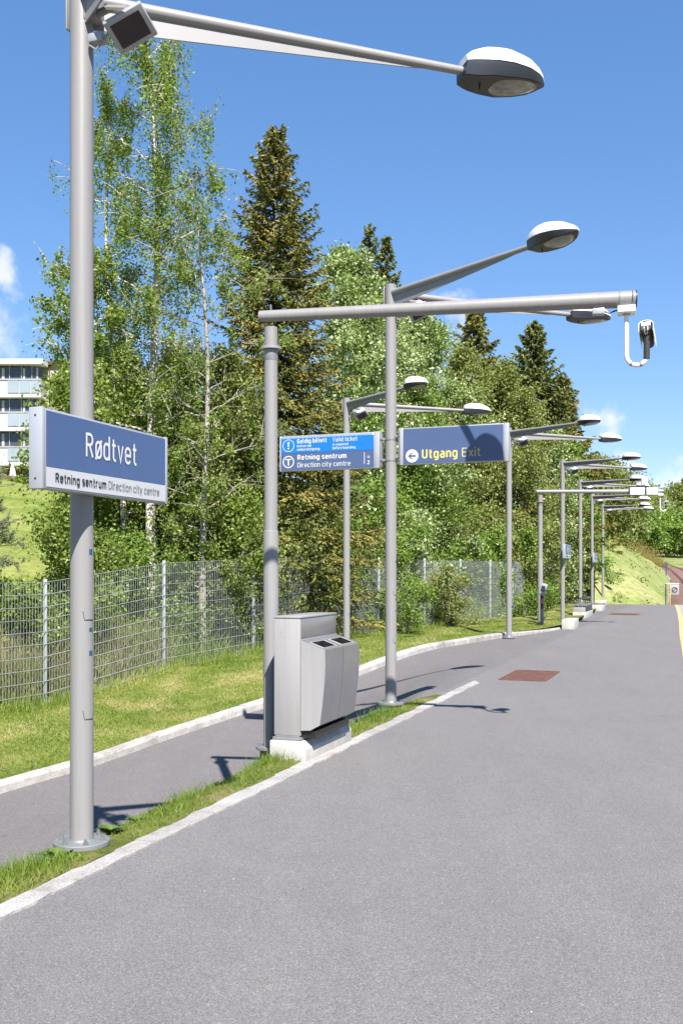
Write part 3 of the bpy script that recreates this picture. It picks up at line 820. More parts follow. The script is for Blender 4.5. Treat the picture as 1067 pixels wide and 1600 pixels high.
# scrub along the bank top
rng = np.random.default_rng(5)
n = 9000
ii = rng.uniform(22, 58, n); i0 = ii.astype(int); f = (ii - i0)[:, None]
b_ = ridge[i0] * (1 - f) + ridge[np.minimum(i0 + 1, 59)] * f + rng.normal(0, 1, (n, 3)) * np.array([.7, 1.2, .05])
sz = .0032 * b_[:, 1]
C = b_ + np.stack([np.zeros(n), np.zeros(n), sz * rng.uniform(.2, 1, n)], -1)
T = np.stack([rng.normal(0, .2, n), rng.normal(0, .2, n), np.ones(n)], -1)
V, Q = leaf_quads(rng, C, sz * rng.uniform(.5, 1.0, n), sz * .09, .1, T)
tag(link_mesh('willow_scrub', np_mesh('willow_scrub', V, Q, 4, rng.random(n)), M['scrub']), 'ochre brown scrub fringe along the top of the grassy bank', 'scrub', kind='stuff')
# weeds on the bank
n = 2600
ii = rng.uniform(6, 34, n); kk = rng.random(n)
cl = (np.sin(ii * 1.9) * np.sin(kk * 9 + ii * .7) > .8) & (rng.random(n) < .22); ii, kk = ii[cl], kk[cl]; n = len(ii)
i0 = ii.astype(int); f = (ii - i0)[:, None]
pt = toe[i0] * (1 - f) + toe[i0 + 1] * f; pr = ridge[i0] * (1 - f) + ridge[i0 + 1] * f
C = pt + (pr - pt) * kk[:, None]; C[:, 2] += .5 * np.sin(np.pi * kk) + .15
C = np.repeat(C, 12, 0) + rng.normal(0, .16, (n * 12, 3))
V, Q = leaf_quads(rng, C, .16, .09, .3)
tag(link_mesh('bank_weeds', np_mesh('bank_weeds', V, Q, 4, rng.random(len(C))), M['leaf_olive']), 'scattered olive weeds on the grassy bank', 'weeds', kind='stuff')

# brown rail fence at the wood's edge
rf = empty('wooden_fence', at(1030, 867, 188)); tag(rf, 'low brown paling fence at the edge of the far wood', 'fence')
o0 = Vector(at(1030, 867, 188))
fm = MB()
for h_ in (.5, 1.3):
    fm.box((0, 0, h_), (22, .06, .16))
fm.build('rail', M['wood'], rf, smooth=False)
for i in range(11):
    mb = MB(); mb.box((-10.8 + i * 2.1, -.08, .75), (.16, .14, 1.7)); mb.build('post', M['wood'], rf, smooth=False)
pm = MB()
for i in range(64):
    pm.box((-10.9 + i * .345, .07, .75), (.1, .04, 1.3))
pm.build('palings', M['wood'], rf, smooth=False)

# -------------------------------------------------------------- grass blades
def blades(name, label, U, V, Z, hmin, hmax, w, seed, mat, lean=.35, tb=0.0, ts=1.0):
    rng = np.random.default_rng(seed)
    n = len(U)
    X = U * SN + V * CS; Y = U * CS - V * SN
    h = rng.uniform(hmin, hmax, n) * rng.uniform(.6, 1.2, n)
    a = rng.uniform(0, 2 * np.pi, n); ln = rng.uniform(.05, lean, n) * h
    b2 = rng.uniform(0, 2 * np.pi, n)
    ex, ey = np.cos(b2) * w / 2, np.sin(b2) * w / 2
    B = np.stack([X, Y, Z - .01], -1)
    E = np.stack([ex, ey, np.zeros(n)], -1)
    D = np.stack([np.cos(a) * ln, np.sin(a) * ln, h], -1)
    Vv = np.stack([B - E, B + E, B + E * .8 + D * np.array([.35, .35, .6]), B - E * .8 + D * np.array([.35, .35, .6]), B + D], 1).reshape(-1, 3)
    i = np.arange(n) * 5
    Q1 = np.stack([i, i + 1, i + 2, i + 3], -1)
    Q2 = np.stack([i + 3, i + 2, i + 4, i + 4], -1)
    # tip as a thin quad
    Vv = Vv.reshape(n, 5, 3); tip2 = Vv[:, 4] + E * .1
    Vv = np.concatenate([Vv, tip2[:, None]], 1).reshape(-1, 3)
    i = np.arange(n) * 6
    Q = np.concatenate([np.stack([i, i + 1, i + 2, i + 3], -1), np.stack([i + 3, i + 2, i + 5, i + 4], -1)])
    patch = .42 + .38 * np.sin(.9 * U + 1.3 * V) * np.sin(1.7 * V - .6 * U + 2) + .22 * np.sin(3.1 * U + 2.2 * V + 2 * np.sin(1.3 * V)) * np.sin(2.3 * U - 3.7 * V)
    t = np.clip(tb + ts * (.4 * rng.random(n) + .6 * patch), 0, 1)
    o = link_mesh(name, np_mesh(name, Vv, Q, 4, np.concatenate([t, t])), mat)
    tag(o, label, 'grass', kind='stuff')
    return o
rng = np.random.default_rng(9)
n = 170000
U = rng.uniform(3.5, 32, n) ** 1.0; t = rng.random(n)
dens = np.clip(1.25 - U / 40, .3, 1); kp = rng.random(n) < dens; U, t = U[kp], t[kp]
vk = itp(U, KERB) - .14; V = vk + (vf(U) - vk) * t
blades('verge_grass', 'short patchy lawn grass between the kerb and the mesh fence', U, V, zground(U, V), .02, .055, .010, 1, M['blade'], 1.2, -.08, 1.25)
# longer tufts at fence foot
n = 9000
U = rng.uniform(5, 32, n); V = vf(U) + rng.normal(.05, .22, n)
blades('fence_grass', 'long rough grass along the foot of the mesh fence', U, V, zground(U, V), .1, .32, .009, 2, M['blade'], .6)
# grass on the strip
n = 30000
U = rng.uniform(2.5, 11.7, n); t = rng.random(n)
V = -3.165 + (gap_w(U) + 3.165) * t
cl = .5 + .5 * np.sin(3.3 * U + 4 * V) * np.sin(1.9 * U - 1)
keep = (rng.random(n) < .12 + .88 * cl ** 1.5) & ~((np.abs(U - 4.9) < .22) & (np.abs(V + 3.38) < .2))
U, V = U[keep], V[keep]
hh = .5 + .5 * np.clip((-3.16 - V) / .35, 0, 1)
blades('strip_grass', 'bright grass tufts in the gap between path and pale strip', U, V, zgap(U, V), .018, .058, .0055, 3, M['blade'], 1.1, -.08, 1.0)
n = 2800
c_ = rng.choice([7.75, 7.55, 7.95, 3.9, 4.3, 4.45, 9.95, 10.2, 10.7, 3.2, 6.2], n)
U = c_ + rng.normal(0, .13, n); V = -3.4 + rng.normal(0, .09, n)
kp = (V < -3.18) & ~((np.abs(U - 4.9) < .2) & (np.abs(V + 3.38) < .19)); U, V = U[kp], V[kp]
blades('tall_grass_tufts', 'taller grass tufts round the pole feet and litter bin', U, V, zgap(U, V), .05, .13, .0045, 4, M['blade'], .9, -.1, .85)
# dry tall grass and brush behind the fence on the left
n = 15000
U = rng.uniform(7, 17, n); V = vf(U) - rng.uniform(.1, 3.5, n)
blades('dry_grass', 'dry straw coloured tall grass behind the mesh fence', U, V, zground(U, V), .35, 1.05, .011, 6, M['tall'], .5, .1, .9)
n = 26000
U = rng.uniform(15, 38, n); V = vf(U) - rng.uniform(.1, 6, n)
blades('undergrowth', 'green undergrowth below the trees behind the fence', U, V, zground(U, V), .2, .6, .03, 7, M['blade'], .7, -.1, .8)

# broad leaved weeds by the nearest pole
def weed(u, v, label, nl, s, seed):
    rng = np.random.default_rng(seed); mb = MB()
    for i in range(nl):
        a = i * 2.4 + rng.uniform(-.3, .3); L_ = s * rng.uniform(.7, 1.1); w = L_ * .3; e = rng.uniform(.5, 1.1)
        d = Vector((math.cos(a) * math.cos(e), math.sin(a) * math.cos(e), math.sin(e))); sd = Vector((-math.sin(a), math.cos(a), 0))
        pts = []
        for q in np.linspace(0, 1, 5):
            c = d * L_ * q; c.z -= .45 * L_ * q * q
            ww = w * math.sin(math.pi * min(.97, q * .93 + .04)) * .8
            pts += [c - sd * ww, c + Vector((0, 0, -ww * .3)), c + sd * ww]
        mb.add(pts, [(3 * k + j, 3 * k + j + 1, 3 * k + j + 4, 3 * k + j + 3) for k in range(4) for j in range(2)])
    x, y, _ = uv(u, v)
    o = mb.build('weed', M['weed'], None); o.location = (x, y, float(zgap(np.array(u), np.array(v))))
    tag(o, label, 'weed')
M['weed'] = pmat('weed_leaf', (.10, .17, .03), .5, 0, .3, 14)
weed(4.68, -3.40, 'broad leaved weed against the base plate of the nearest lamp pole', 10, .17, 1)
weed(5.22, -3.40, 'leafy weed clump just beyond the nearest base plate', 22, .13, 2)
weed(5.62, -3.46, 'smaller weed in the strip shaded by the station sign', 18, .11, 3)
weed(4.05, -3.46, 'low weed in the grass strip nearest the viewer', 11, .12, 4)

# -------------------------------------------------------------------- street lamps
def loft_head():
    """cover, tray and lens of a lamp head, arm end at x = 0, tip at x = .64"""
    S = np.linspace(0, 1, 15); L_ = .62
    w = np.interp(S, [0, .1, .3, .5, .7, .85, .95, 1], [.088, .118, .16, .172, .155, .112, .06, .012])
    ht = np.interp(S, [0, .05, .2, .45, .7, .88, .97, 1], [.045, .075, .108, .118, .096, .055, .022, .004])
    zb = np.interp(S, [0, .12, .5, .85, 1], [-.075, -.082, -.07, -.04, -.012])
    L_ = .585; ht = ht * 1.12; zb = zb * 1.1; A = 11; cover = MB(); V = []
    for s, ww, h in zip(S, w, ht):
        for k in range(A):
            an = math.pi * k / (A - 1)
            V.append((s * L_, ww * 1.03 * math.copysign(abs(math.cos(an)) ** .75, math.cos(an)), h * math.sin(an) ** .8 + .002))
    Fc = [(i * A + k, i * A + k + 1, (i + 1) * A + k + 1, (i + 1) * A + k) for i in range(14) for k in range(A - 1)]
    Fc += [tuple(range(A)), tuple(14 * A + k for k in range(A))]
    Fc += [(i * A, (i + 1) * A, (i + 1) * A + A - 1, i * A + A - 1) for i in range(14)]
    cover.add(V, Fc)
    tray = MB(); V = []
    for s, ww, z in zip(S, w, zb):
        V += [(s * L_, ww, 0), (s * L_ , ww * .97, z * .35), (s * L_, ww * .84, z), (s * L_, -ww * .84, z), (s * L_, -ww * .97, z * .35), (s * L_, -ww, 0)]
    Fc = [(i * 6 + k, i * 6 + (k + 1) % 6, (i + 1) * 6 + (k + 1) % 6, (i + 1) * 6 + k) for i in range(14) for k in range(6)]
    Fc += [tuple(range(6)), tuple(14 * 6 + k for k in range(6))]
    tray.add(V, Fc)
    lens = MB(); n = 13; V = []
    for i in range(n):
        s = .36 + .54 * i / (n - 1)
        ww = float(np.interp(s, S, w)) * .70 * math.sqrt(max(.02, 1 - abs((i - 6) / 6.3) ** 3.2)); z = float(np.interp(s, S, zb))
        for k in range(7):
            c = (k / 6 - .5) * 2
            V.append((s * L_, ww * c, z - .004 - .016 * (1 - c * c) * math.sin(math.pi * (i + .3) / (n - .4))))
    lens.add(V, [(i * 7 + k, i * 7 + k + 1, (i + 1) * 7 + k + 1, (i + 1) * 7 + k) for i in range(n - 1) for k in range(6)])
    under = MB(); V = []
    for s, ww, z in zip(S, w, zb):
        V += [(s * L_, ww * .82, z - .003), (s * L_, -ww * .82, z - .003)]
    under.add(V, [(2 * i, 2 * i + 1, 2 * i + 3, 2 * i + 2) for i in range(14)])
    return cover, tray, lens, under

HZ = 4.815      # arm height
LA = 2.36
def make_lamp(loc, rz):
    root = empty('street_lamp', loc, rz)
    mb = MB(); mb.tube([(0, 0, .0), (0, 0, 1.6), (0, 0, 4.97)], .0665, 40)
    pole = mb.build('pole', M['pole'], root)
    mb = MB(); mb.lathe([(.0, 4.97), (.068, 4.97), (.068, 4.985), (.05, 4.995)], 32); mb.build('cap', M['arm'], pole)
    # hatches facing the platform
    for z0, z1 in ((.735, 1.17), (1.305, 1.80)):
        mb = MB(); n = 9; V = []
        for k in range(n):
            an = math.radians(-62 + 62 * k / (n - 1) + 12)
            for z in (z0 + (.05 if k in (0, n - 1) else 0), z1 - (.05 if k in (0, n - 1) else 0)):
                V.append((.0676 * math.cos(an), .0676 * math.sin(an), z))
        mb.add(V, [(2 * k, 2 * k + 2, 2 * k + 3, 2 * k + 1) for k in range(n - 1)])
        h = mb.build('hatch', M['pole'], pole)
        e = MB(); e.tube([(.0672 * math.cos(math.radians(a)), .0672 * math.sin(math.radians(a)), z0 - .004 + (.05 if a < -45 else 0)) for a in range(-50, 16, 8)], .0022, 4)
        e.build('hatch_seam', M['dark'], h)
    for z, hh in ((1.675, .034), (1.235, .022), (1.095, .03)):
        mb = MB(); n = 4; V = []
        for k in range(n):
            an = math.radians(-18 + 24 * k / 3)
            V += [(.0682 * math.cos(an), .0682 * math.sin(an), z), (.0682 * math.cos(an), .0682 * math.sin(an), z + hh)]
        mb.add(V, [(2 * k, 2 * k + 2, 2 * k + 3, 2 * k + 1) for k in range(n - 1)])
        mb.build('sticker', M['sticker'], pole)
    mb = MB(); mb.lathe([(.07, .0), (.157, .0), (.16, .004), (.16, .026), (.155, .03), (.075, .031), (.0705, .04)], 48)
    bp = mb.build('base_plate', M['galv'], root)
    for k in range(6):
        an = k * math.pi / 3 + .25
        mb = MB(); c = (.122 * math.cos(an), .122 * math.sin(an), 0)
        mb.lathe([(.019, .031), (.019, .034), (.015, .035), (.015, .048), (.009, .049), (.009, .06)], 6, c)
        mb.build('bolt', M['bolt'], bp)
    mb = MB(); mb.lathe([(.13, -1.3), (.13, -.004)], 24); mb.build('footing', M['concrete'], root)
    # clamp plates at the top
    mb = MB(); mb.box((-.075, 0, 4.84), (.012, .09, .26)); mb.box((.04, 0, 4.84), (.16, .10, .19))
    cl = mb.build('arm_clamp', M['arm'], root, .004)
    for s in (-.03, .03):
        for zz in (-.09, 0, .09):
            mb = MB(); mb.tube([(-.081, s, 4.84 + zz), (-.089, s, 4.84 + zz)], .008, 8); mb.build('bolt', M['bolt'], cl)
    for sg in (1, -1):
        an = sg * math.radians(36.5)
        m = Matrix.Rotation(an, 4, 'Z'); m.translation = (0, 0, HZ)
        mb = MB(); mb.tube([(.05, 0, .075), (1.2, 0, .037), (LA, 0, 0), (LA + .12, 0, -.003)], [.040, .034, .027, .027], 20); mb.xf(m)
        arm = mb.build('arm', M['arm'], root)
        mb = MB()
        V = []
        for x, zt, zb in ((.06, .05, -.095), (.7, .03, -.075), (1.4, .015, -.052), (2.0, -.005, -.030), (2.12, -.01, -.020)):
            for y in (-.005, .005): V += [(x, y, zt), (x, y, zb)]
        Fc = []
        for i in range(4):
            a = i * 4
            Fc += [(a, a + 4, a + 5, a + 1), (a + 2, a + 3, a + 7, a + 6), (a, a + 2, a + 6, a + 4), (a + 1, a + 5, a + 7, a + 3)]
        Fc += [(0, 1, 3, 2), (16, 18, 19, 17)]
        mb.add(V, Fc); mb.xf(m); mb.build('fin', M['arm'], arm, smooth=False)
        c, t, l, un = loft_head()
        mh = m @ Matrix.Translation((LA + .015, 0, .028)) @ Matrix.Rotation(math.radians(3.5), 4, 'Y')
        for q in (c, t, l, un): q.xf(mh)
        head = c.build('lamp_head', M['white'], root)
        t.build('tray', M['tray'], head); l.build('lens', M['lens'], head); un.build('tray_underside', M['under'], head, smooth=False)
        mb = MB(); mb.tube([(.13, 0, -.085), (.13, 0, -.125)], .006, 8); mb.xf(mh); mb.build('latch', M['dark'], head)
    # floodlight slung under the arms
    ax = Vector((.42, -.50, -.75)).normalized()
    xx = Vector((.75, .62, .0)).normalized(); xx = (xx - ax * xx.dot(ax)).normalized(); yy = ax.cross(xx)
    m = Matrix((( xx.x, yy.x, ax.x, .36), (xx.y, yy.y, ax.y, -.06), (xx.z, yy.z, ax.z, 4.63), (0, 0, 0, 1))) @ Matrix.Rotation(math.radians(38), 4, 'Z') @ Matrix.Scale(.92, 4)
    def frus(x0, y0, z0, x1, y1, z1):
        q = MB(); q.add([(sx * a, sy * b, z) for a, b, z in ((x0, y0, z0), (x1, y1, z1)) for sx, sy in ((-1, -1), (1, -1), (1, 1), (-1, 1))],
                        [(0, 3, 2, 1), (4, 5, 6, 7), (0, 1, 5, 4), (1, 2, 6, 5), (2, 3, 7, 6), (3, 0, 4, 7)]); return q
    q = frus(.065, .05, -.15, .115, .085, -.01); q.xf(m)
    fl = q.build('floodlight', M['white'], root, .006)
    q = MB(); q.box((0, 0, .012), (.262, .205, .045)); q.xf(m); q.build('bezel', M['signframe'], fl, .006)
    q = MB(); q.box((0, 0, .0355), (.20, .148, .006)); q.xf(m); q.build('front_glass', M['floodglass'], fl)
    q = MB(); q.tube([(.05, 0, 4.77), (.2, -.03, 4.78), (.33, -.05, 4.74)], .022, 10); q.build('bracket', M['arm'], fl)
    q = MB(); q.box((.13, -.03, 4.62), (.09, .07, .05)); jb = q.build('junction_box', M['signframe'], root, .006)
    q = MB(); q.tube([(.07, -.02, 4.66), (.09, -.05, 4.58), (.13, -.05, 4.55), (.17, -.04, 4.6), (.27, -.05, 4.70)], .006, 8); q.build('cable', M['arm'], jb)
    return root

LG = 'lamp posts along the platform'
lampspots = [((-1.5, 5.76), 0, 'nearest tall grey lamp post, cropped by the frame top, carrying the large station name sign'),
             ((.587, 11.86), 0, 'double armed lamp post holding the ticket and exit signs just past the litter bin'),
             ((.10, 19.6), -7, 'slender lamp post standing on the grass behind the ticket sign'),
             ((3.98, 23.7), -3, 'lamp post at the curve of the kerb whose arms start behind the exit sign'),
             ((6.74, 30.4), 0, 'distant lamp post just past the far gantry, carrying a small station sign'),
             ((8.86, 37.0), 0, 'distant lamp post rising behind the grey bench'),
             ((11.03, 43.9), 0, 'second farthest lamp post, with a small sign halfway up'),
             ((13.26, 50.6), 0, 'farthest lamp post, at the platform end against the trees')]
base_lamp = None
for (x, y), r, lab in lampspots:
    if base_lamp is None:
        base_lamp = o = make_lamp((x, y, .02), -TH)
    else:
        o = copy_tree(base_lamp)
    o.location = (x, y, .02 if (x, y) != (.10, 19.6) else .02)
    o.rotation_euler = (0, 0, -TH + math.radians(r))
    tag(o, lab, 'street lamp', LG)

# ------------------------------------------------------------------- lettering
def arc(cx, cy, rx, ry, a0, a1, n=9):
    return [(cx + rx * math.cos(math.radians(a0 + (a1 - a0) * k / n)), cy + ry * math.sin(math.radians(a0 + (a1 - a0) * k / n))) for k in range(n + 1)]
XH = .70
LOOP = arc(.20, .24, .20, .20, 180, 270) + arc(.22, .24, .20, .20, 270, 360) + arc(.22, .50, .20, .20, 0, 90) + arc(.20, .50, .20, .20, 90, 180) + [(0, .24), (0, .22)]
def glyphs():
    g = {}
    g['o'] = (.42, [LOOP]); g['\u00f8'] = (.42, [LOOP, [(-.03, -.06), (.45, .80)]])
    g['d'] = (.42, [LOOP, [(.42, 0), (.42, 1.04)]]); g['b'] = (.42, [LOOP, [(0, 0), (0, 1.04)]])
    g['q'] = (.42, [LOOP, [(.42, .74), (.42, -.24)]])
    g['g'] = (.42, [LOOP, [(.42, .74), (.42, 0)] + arc(.22, .0, .20, .20, 0, -90) + [(.04, -.20)]])
    g['a'] = (.40, [[(.04, .70)] + arc(.20, .50, .20, .20, 90, 0) + [(.40, 0)], [(.40, .42), (.17, .42)] + arc(.17, .23, .17, .19, 90, 270) + [(.22, .04)] + arc(.22, .22, .18, .18, -90, -10)])
    g['c'] = (.40, [arc(.22, .50, .18, .20, 10, 90) + arc(.20, .50, .20, .20, 90, 180) + arc(.20, .24, .20, .20, 180, 270) + arc(.22, .24, .18, .20, -90, -10)])
    g['e'] = (.42, [[(.0, .37), (.42, .37), (.42, .5)] + arc(.22, .50, .20, .20, 0, 90) + arc(.20, .50, .20, .20, 90, 180) + arc(.20, .24, .20, .20, 180, 270) + arc(.23, .24, .18, .20, -90, -25)])
    g['n'] = (.40, [[(0, 0), (0, .74)], [(0, .50)] + arc(.20, .50, .20, .20, 180, 0) + [(.40, 0)]])
    g['m'] = (.68, [[(0, 0), (0, .74)], [(0, .53)] + arc(.17, .53, .17, .17, 180, 0) + [(.34, 0)], [(.34, .53)] + arc(.51, .53, .17, .17, 180, 0) + [(.68, 0)]])
    g['h'] = (.40, [[(0, 0), (0, 1.04)], [(0, .50)] + arc(.20, .50, .20, .20, 180, 0) + [(.40, 0)]])
    g['u'] = (.40, [[(.40, .74), (.40, 0)], [(0, .74), (0, .24)] + arc(.20, .24, .20, .20, 180, 360)])
    g['r'] = (.25, [[(0, 0), (0, .74)], [(0, .48)] + arc(.21, .48, .21, .22, 180, 75)])
    g['s'] = (.38, [[(.36, .60)] + arc(.21, .54, .17, .16, 40, 90) + arc(.17, .535, .165, .165, 90, 250) + [(.24, .345)] + arc(.21, .20, .165, .16, 70, -90) + arc(.17, .20, .17, .16, -90, -150)])
    g['t'] = (.25, [[(.10, .96), (.10, .20)] + arc(.24, .20, .14, .16, 180, 270) + [(.30, .04)], [(-.03, .70), (.29, .70)]])
    g['f'] = (.24, [[(.10, 0), (.10, .84)] + arc(.24, .84, .14, .15, 180, 90) + [(.30, .99)], [(-.03, .70), (.27, .70)]])
    g['i'] = (.0, [[(0, 0), (0, .74)], [(0, .88), (0, 1.02)]]); g['l'] = (.12, [[(0, 1.04), (0, .18)] + arc(.12, .18, .12, .14, 180, 270)])
    g['k'] = (.38, [[(0, 0), (0, 1.04)], [(.02, .30), (.34, .74)], [(.13, .44), (.40, 0)]])
    g['v'] = (.40, [[(0, .74), (.20, .02), (.40, .74)]]); g['x'] = (.38, [[(0, .74), (.38, 0)], [(.38, .74), (0, 0)]])
    g['y'] = (.40, [[(0, .74), (.21, .04)], [(.40, .74), (.14, -.24)]])
    g['R'] = (.48, [[(0, 0), (0, 1)], [(0, .955), (.24, .955)] + arc(.24, .73, .22, .225, 90, -90) + [(0, .505)], [(.22, .50), (.48, 0)]])
    g['D'] = (.48, [[(0, 0), (0, 1)], [(0, .955), (.20, .955)] + arc(.20, .675, .28, .28, 90, 0) + arc(.20, .325, .28, .28, 0, -90) + [(0, .045)]])
    g['U'] = (.48, [[(0, 1), (0, .28)] + arc(.24, .28, .24, .24, 180, 360) + [(.48, 1)]])
    g['E'] = (.42, [[(0, 0), (0, 1)], [(0, .955), (.42, .955)], [(0, .51), (.37, .51)], [(0, .045), (.42, .045)]])
    g['V'] = (.50, [[(0, 1), (.25, .02), (.50, 1)]])
    g['G'] = (.48, [arc(.24, .71, .23, .245, 15, 90) + arc(.24, .71, .24, .245, 90, 180) + arc(.24, .29, .24, .245, 180, 270) + arc(.24, .29, .24, .245, 270, 360) + [(.48, .50), (.25, .50)]])
    g['2'] = (.42, [arc(.21, .73, .20, .225, 165, 0) + [(.39, .62), (.0, .045), (.44, .045)]])
    return g
GL = glyphs()
def stroke(pts, t):
    P = [Vector((x, y)) for x, y in pts]
    Q = [P[0]]
    for p in P[1:]:
        if (p - Q[-1]).length > 1e-4: Q.append(p)
    n = len(Q); L_, R_ = [], []
    for i in range(n):
        d0 = (Q[i] - Q[i - 1]).normalized() if i else (Q[1] - Q[0]).normalized()
        d1 = (Q[i + 1] - Q[i]).normalized() if i < n - 1 else d0
        m = Vector((-(d0.y + d1.y), d0.x + d1.x))
        m = m.normalized() if m.length > 1e-3 else Vector((-d0.y, d0.x))
        k = min(1.8, 1 / max(.3, m.dot(Vector((-d1.y, d1.x)))))
        L_.append(Q[i] + m * t / 2 * k); R_.append(Q[i] - m * t / 2 * k)
    V = [(p.x, p.y) for p in L_] + [(p.x, p.y) for p in R_]
    return V, [(i, i + 1, n + i + 1, n + i) for i in range(n - 1)]
def text_mesh(body, weight):
    x = 0; V, Fc = [], []; nst = 0
    for ch in body:
        if ch == ' ':
            x += .30; continue
        w, st = GL[ch]
        for pl_ in st:
            v, f = stroke(pl_, weight); k = len(V)
            V += [(a + x, b, nst % 5) for a, b in v]; Fc += [tuple(q + k for q in ff) for ff in f]; nst += 1
        x += w + weight + (.13 if ch != 'i' else .14)
    return np.array(V), Fc

class Face:
    """a sign face: x runs 0..W rightwards, z runs 0..H upwards; plane placed by a 4x4 matrix in the sign's own frame (face looks to local -Y)"""
    def __init__(s, parent, m): s.p = parent; s.m = m; s.k = 0
    def put(s, name, V, Fc, mat, lift):
        mb = MB(); mb.add([s.m @ Vector((q[0], -lift - (.00025 * q[2] if len(q) > 2 else 0), q[1])) for q in V], Fc)
        o = mb.build(name, mat, s.p, smooth=False)
        return o
    def rect(s, name, x0, x1, z0, z1, mat, lift):
        return s.put(name, [(x0, z0), (x1, z0), (x1, z1), (x0, z1)], [(0, 1, 2, 3)], mat, lift)
    def text(s, name, body, x0, x1, zbase, cap, mat, lift=.004, bold=.1):
        V, Fc = text_mesh(body, bold)
        sc_ = cap; a0, a1 = V[:, 0].min(), V[:, 0].max()
        X = x0 + (V[:, 0] - a0) / (a1 - a0) * (x1 - x0); Zz = zbase + V[:, 1] * sc_
        return s.put(name, list(zip(X, Zz, V[:, 2])), Fc, mat, lift)
    def disc(s, name, cx, cz, r, mat, lift, r2=0.0, n=40):
        an = [2 * math.pi * k / n for k in range(n)]
        if r2:
            V = [(cx + r * math.cos(a), cz + r * math.sin(a)) for a in an] + [(cx + r2 * math.cos(a), cz + r2 * math.sin(a)) for a in an]
            return s.put(name, V, [(k, (k + 1) % n, n + (k + 1) % n, n + k) for k in range(n)], mat, lift)
        return s.put(name, [(cx + r * math.cos(a), cz + r * math.sin(a)) for a in an], [tuple(range(n))], mat, lift)

def sign_box(name, label, loc, rz, W, H, D=.085, ends=(.03, .03), group=None):
    """root frame: x along the sign, -y toward the reader, origin at lower left front corner"""
    root = empty(name, loc, rz); tag(root, label, 'sign', group)
    mb = MB(); mb.lo(ends[0], W - ends[1], .004, D - .004, 0, H); mb.build('sign_box', M['signframe'], root, .004)
    for a, b in ((0, ends[0] - .001), (W - ends[1] + .001, W)):
        mb = MB(); mb.lo(a, b, 0, D, -.004, H + .004); e = mb.build('end_cap', M['signframe'], root, .006)
        for z in (.05, H - .04):
            q = MB(); xx = -.002 if a == 0 else W + .002
            q.tube([(xx, D / 2, z), (xx + (.003 if a == 0 else -.003), D / 2, z)], .006, 8); q.build('screw', M['dark'], e)
    return root

def name_sign(loc, rz, label, group):
    W, H = 1.29, .42
    r = sign_box('station_sign', label, loc, rz, W, H, .085, (.03, .03), group)
    f = Face(r, Matrix.Identity(4))
    x0, x1 = .034, W - .034; w = x1 - x0
    f.rect('name_panel', x0, x1, .115, H - .012, M['signblue'], 0.000)
    f.rect('direction_panel', x0, x1, .010, .113, M['signwhite'], 0.000)
    f.text('name_lettering', 'Rødtvet', x0 + .287 * w, x0 + .715 * w, .205, .132, M['letter'], .003, .125)
    f.text('direction_lettering', 'Retning sentrum', x0 + .062 * w, x0 + .452 * w, .040, .047, M['ink'], .003, .17)
    f.text('translation_lettering', 'Direction city centre', x0 + .472 * w, x0 + .936 * w, .040, .047, M['ink'], .003, .085)
    return r
# the sign hangs on the platform side of the pole; its reader looks toward -v, so its x axis runs along u
def at_pole(px_, py_, u, v, z):
    return (px_ + u * SN + v * CS, py_ + u * CS - v * SN, z)
RZS = math.pi / 2 - TH
name_sign(at_pole(-1.5, 5.76, -.575, .155, 2.035), RZS, 'large blue and white Rødtvet station name sign on the nearest lamp post', 'station name signs')
name_sign(at_pole(6.74, 30.4, -.575, .155, 2.0), RZS, 'small looking station sign on the lamp post past the far gantry', 'station name signs')
name_sign(at_pole(11.03, 43.9, -.575, .155, 2.0), RZS, 'farthest station sign, halfway up the second last lamp post', 'station name signs')

# ticket sign and exit sign clamped to the second post
SX, SY = .587, 11.86
def exit_sign():
    W, H = 1.29, .43
    r = sign_box('exit_sign', 'slate blue exit sign with yellow lettering and white arrow disc', at_pole(SX, SY, -.06, .125, 2.86), -TH, W, H, .085, (.045, .055))
    f = Face(r, Matrix.Identity(4)); x0, x1 = .049, W - .059; w = x1 - x0; h = H - .022
    f.rect('face_panel', x0, x1, .011, H - .011, M['signslate'], 0)
    bz = .011 + h * .135
    cx, cz, R_ = x0 + .089 * w, .011 + h * .215, .0765
    f.disc('arrow_disc', cx, cz, R_, M['letter'], .003)
    a = R_ * .62; t = R_ * .13
    f.put('arrow', [(cx - a * .95, cz - t), (cx + a, cz - t), (cx + a, cz + t), (cx - a * .95, cz + t)], [(0, 1, 2, 3)], M['signslate'], .0052)
    for sg in (1, -1):
        f.put('arrow', [(cx - a, cz), (cx - a + 1.5 * t, cz), (cx - a * .05 + 1.5 * t, cz + sg * a * .78), (cx - a * .05 - .6 * t, cz + sg * a * .78)], [(0, 1, 2, 3)], M['signslate'], .0058 + sg * .0003)
    f.text('bold_lettering', 'Utgang', x0 + .19 * w, x0 + .55 * w, bz, .102, M['yellow'], .003, .185)
    f.text('light_lettering', 'Exit', x0 + .594 * w, x0 + .778 * w, bz, .102, M['yellow'], .003, .095)
    for z in (.09, H - .09):
        q = MB(); q.box((-.04, .045, z), (.09, .05, .03)); c = q.build('clamp', M['galv'], r, .004)
        q = MB(); q.tube([(-.02, .015, z + .004), (-.02, .005, z + .004)], .009, 8); q.build('bolt', M['bolt'], c)
    q = MB(); q.box((-.012, .05, H / 2), (.02, .06, H * .95)); q.build('side_rail', M['galv'], r, .003)
exit_sign()
